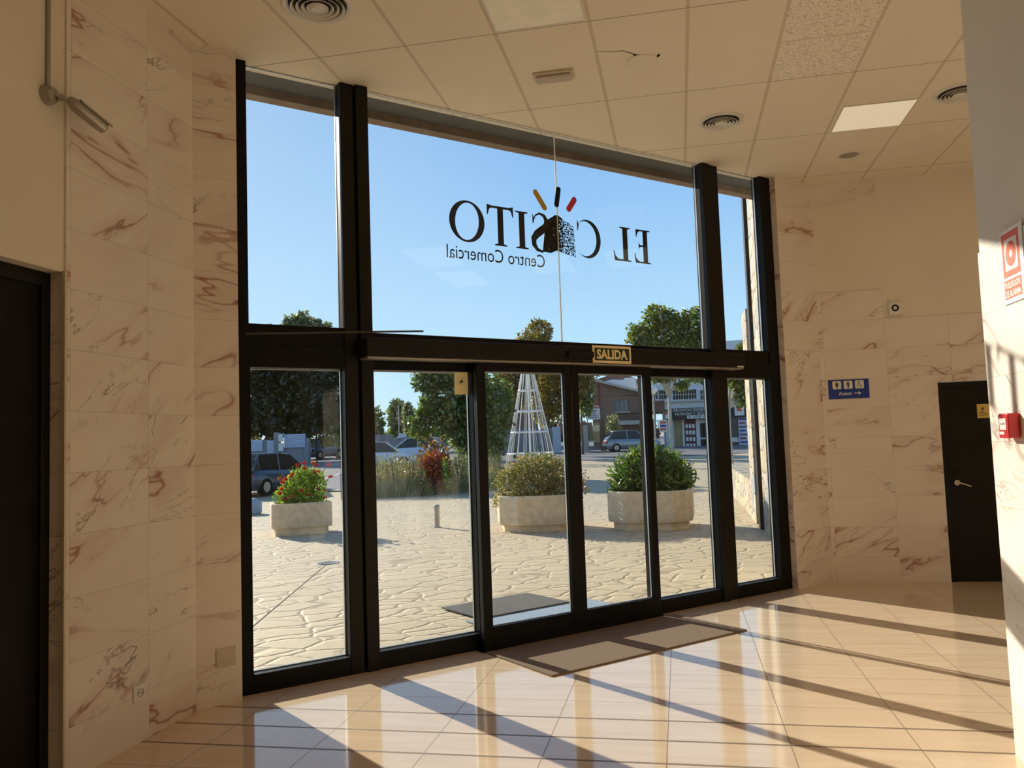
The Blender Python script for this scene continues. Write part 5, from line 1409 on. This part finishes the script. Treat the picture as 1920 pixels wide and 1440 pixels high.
# ------------------------------------------------------------------ white building with shopfront
UW = 67.0
wb = empty('shop_building', W(pv(1320, UW), UW, gb(2, UW)), label='white two-storey building with black PROMOCIONES fascia over shop windows', cat='building')
ubox(wb, 'upper_wall', M['wallwhite'], 1219, 1470, 640, 767, UW, 8)
ubox(wb, 'shop_wall', M['wallwhite'], 1244, 1470, 767, None, UW + 0.6, 7)
ubox(wb, 'ledge', M['kerb'], 1219, 1470, 748.5, 750.5, UW - 0.35, 0.5)
for (x0, x1) in ((1222, 1236), (1238, 1256), (1264.5, 1309), (1316, 1344), (1352, 1380), (1386, 1420)):
    w_ = ubox(wb, 'window', M['winglass'], x0, x1, 731, 748, UW - 0.05, 0.1)
    f_ = MB()
    nb = max(2, int((x1 - x0) / 4.5))
    for k in range(nb + 1):
        x = x0 + (x1 - x0) * k / nb; ubox(wb, 'glazing_bar', M['alu'], x - 0.35, x + 0.35, 731, 748, UW - 0.1, 0.06, parent=w_)
    ubox(wb, 'glazing_bar', M['alu'], x0, x1, 739, 740, UW - 0.1, 0.06, parent=w_)
fa_ = ubox(wb, 'fascia', M['signink'], 1243, 1402, 763.5, 785, UW - 0.25, 0.3)
utext(wb, fa_, 'PROMOCIONES DE', 1264, 1338, 765.5, 770.8, UW - 0.28, M['signwhite'], 0.0)
utext(wb, fa_, 'NUEVAS Y SEGUNDA', 1267, 1347, 772.5, 777.5, UW - 0.28, M['signwhite'], 0.0)
pn = ubox(wb, 'phone_panel', M['signwhite'], 1289, 1362, 777.7, 783.8, UW - 0.29, 0.03, parent=fa_)
utext(wb, pn, '0 658 450', 1292, 1335, 778.6, 783.0, UW - 0.33, M['signink'], 0.0)
def palm(px0, px1, py0, py1, par):
    p_ = ubox(wb, 'palm_sign', M['signwhite'], px0, px1, py0, py1, UW - 0.33, 0.05, parent=par)
    w_, h_ = px1 - px0, py1 - py0
    ubox(wb, 'palm_picture', M['signorange'], px0 + w_ * .25, px0 + w_ * .75, py0 + h_ * .28, py0 + h_ * .62, UW - 0.36, 0.02, parent=p_)
    ubox(wb, 'palm_crown', plain('sign green ink', (0.04, 0.12, 0.04), 0.6), px0 + w_ * .18, px0 + w_ * .8, py0 + h_ * .12, py0 + h_ * .34, UW - 0.37, 0.02, parent=p_)
palm(1245, 1256.5, 765, 785, fa_); palm(1379, 1397, 757, 779, fa_)
ubox(wb, 'beige_panel', plain('ochre shop blind', (0.36, 0.28, 0.14), 0.8), 1264, 1279, 786, 842, UW + 0.5, 0.1)
ubox(wb, 'shop_frame', M['alu'], 1279, 1283, 785, 846, UW + 0.4, 0.2); ubox(wb, 'shop_frame', M['alu'], 1305, 1311, 785, 846, UW + 0.4, 0.2)
ubox(wb, 'shop_frame', M['alu'], 1264, 1345, 843, 847, UW + 0.4, 0.2)
pbn = ubox(wb, 'notice_board', plain('dark red board', (0.10, 0.03, 0.03), 0.6), 1283, 1305, 786, 843, UW + 0.45, 0.1)
for r_ in range(4):
    for c_ in range(3):
        ubox(wb, 'property_card', M['signwhite'], 1285.5 + 6.2 * c_, 1290 + 6.2 * c_, 795 + 12.2 * r_, 802.5 + 12.2 * r_, UW + 0.42, 0.03, parent=pbn)
dd = ubox(wb, 'shop_door', M['alu'], 1311, 1345, 789, 844, UW + 0.42, 0.15)
ubox(wb, 'pane', M['winglass'], 1312.5, 1341, 793, 820, UW + 0.38, 0.05, parent=dd); ubox(wb, 'pane', M['winglass'], 1312.5, 1341, 823, 842, UW + 0.38, 0.05, parent=dd)
ubox(wb, 'shop_window', M['winglass'], 1364, 1386, 782, 841, UW + 0.42, 0.15)
ubox(wb, 'window_poster', M['signwhite'], 1371, 1385, 820, 829, UW + 0.38, 0.03)
ubox(wb, 'window_poster', M['signwhite'], 1364, 1382, 841, 845, UW + 0.36, 0.1)
tp = ubox(wb, 'tall_poster', plain('pale lilac poster', (0.62, 0.62, 0.70), 0.6), 1384.5, 1405, 781, 853, UW + 0.1, 0.06)
for k in range(9):
    yy = 784 + 7.2 * k; ubox(wb, 'text_line', plain('dull red ink', srgb(140, 70, 90), 0.6) if k % 3 else M['signblue'], 1386.5, 1401 - (k % 2) * 3, yy, yy + 3.2, UW + 0.07, 0.02, parent=tp)
# pavement step and dark base
ubox(wb, 'base_step', M['conblue'], 1219, 1470, 848, None, UW - 0.2, 0.8)

hb2 = empty('hanging_banner', W(pv(1243, 62), 62, gb(0, 62)), label='small white banner with red and blue lettering hung below the brown carved sign', cat='banner')
ubox(hb2, 'cloth', M['signwhite'], 1236, 1251, 787, 810, 62, 0.03)
for k, mt in enumerate(('signorange', 'signblue', 'signorange')):
    ubox(hb2, 'text_line', M[mt], 1238, 1249, 790 + 6.5 * k, 794 + 6.5 * k, 61.97, 0.02)
ubox(hb2, 'post', M['bark'], 1233.5, 1235, 787, None, 62.0, 0.08)
cs = empty('carved_sign', W(pv(1238, 62.5), 62.5, gb(0, 62)), label='brown carved wooden sign on a post left of the black shop fascia', cat='sign')
ubox(cs, 'board', plain('brown weathered wood', (0.16, 0.09, 0.055), 0.8), 1229, 1246, 751, 773, 62.5, 0.12); ubox(cs, 'post', M['bark'], 1228, 1230.5, 745, None, 62.6, 0.2); ubox(cs, 'post', M['bark'], 1246, 1248, 748, None, 62.6, 0.2)

gl = empty('globe_lamp', spot(1229, 41), label='white globe street lamp on a slim post near the brick house', cat='street lamp')
zc = at(1229, 731, 41).z - gl.location.z
m = MB(); m.lathe([(0.215 * math.sin(math.pi * k / 16), zc - 0.215 * math.cos(math.pi * k / 16)) for k in range(17)], n=28); m.build('globe', M['white'], gl, smooth='all')
MB().tube([(0, 0, 0), (0, 0, zc - 0.2)], 0.04, 8).build('post', M['metal'], gl)

# plane trees on the plaza right
tree(1259, 44, [(1200, 630, 30, 26, 0), (1235, 600, 34, 30, 0), (1262, 615, 36, 34, 0), (1300, 610, 34, 34, 0), (1225, 655, 40, 28, 0), (1285, 655, 44, 34, 0), (1240, 705, 30, 14, 0), (1310, 700, 26, 20, 0), (1325, 640, 22, 40, 0), (1280, 722, 16, 12, 0)], 8500, 0.20, L['planeg'], 'plane tree with pale trunk rising above the right door leaf', th=3.45, tr=0.11, bark='bark2', seed=101, aspect=0.75, shell=0.35)
tree(1369, 34, [(1385, 715, 26, 20, 0), (1395, 745, 20, 18, 0), (1420, 700, 30, 26, 0), (1370, 700, 16, 16, 0), (1395, 655, 16, 14, 1), (1415, 620, 14, 20, 1)], 2600, 0.17, L['planeg'], 'plane tree with mottled trunk seen through the right side pane', th=2.7, tr=0.13, bark='bark2', seed=102, aspect=0.75, shell=0.35)
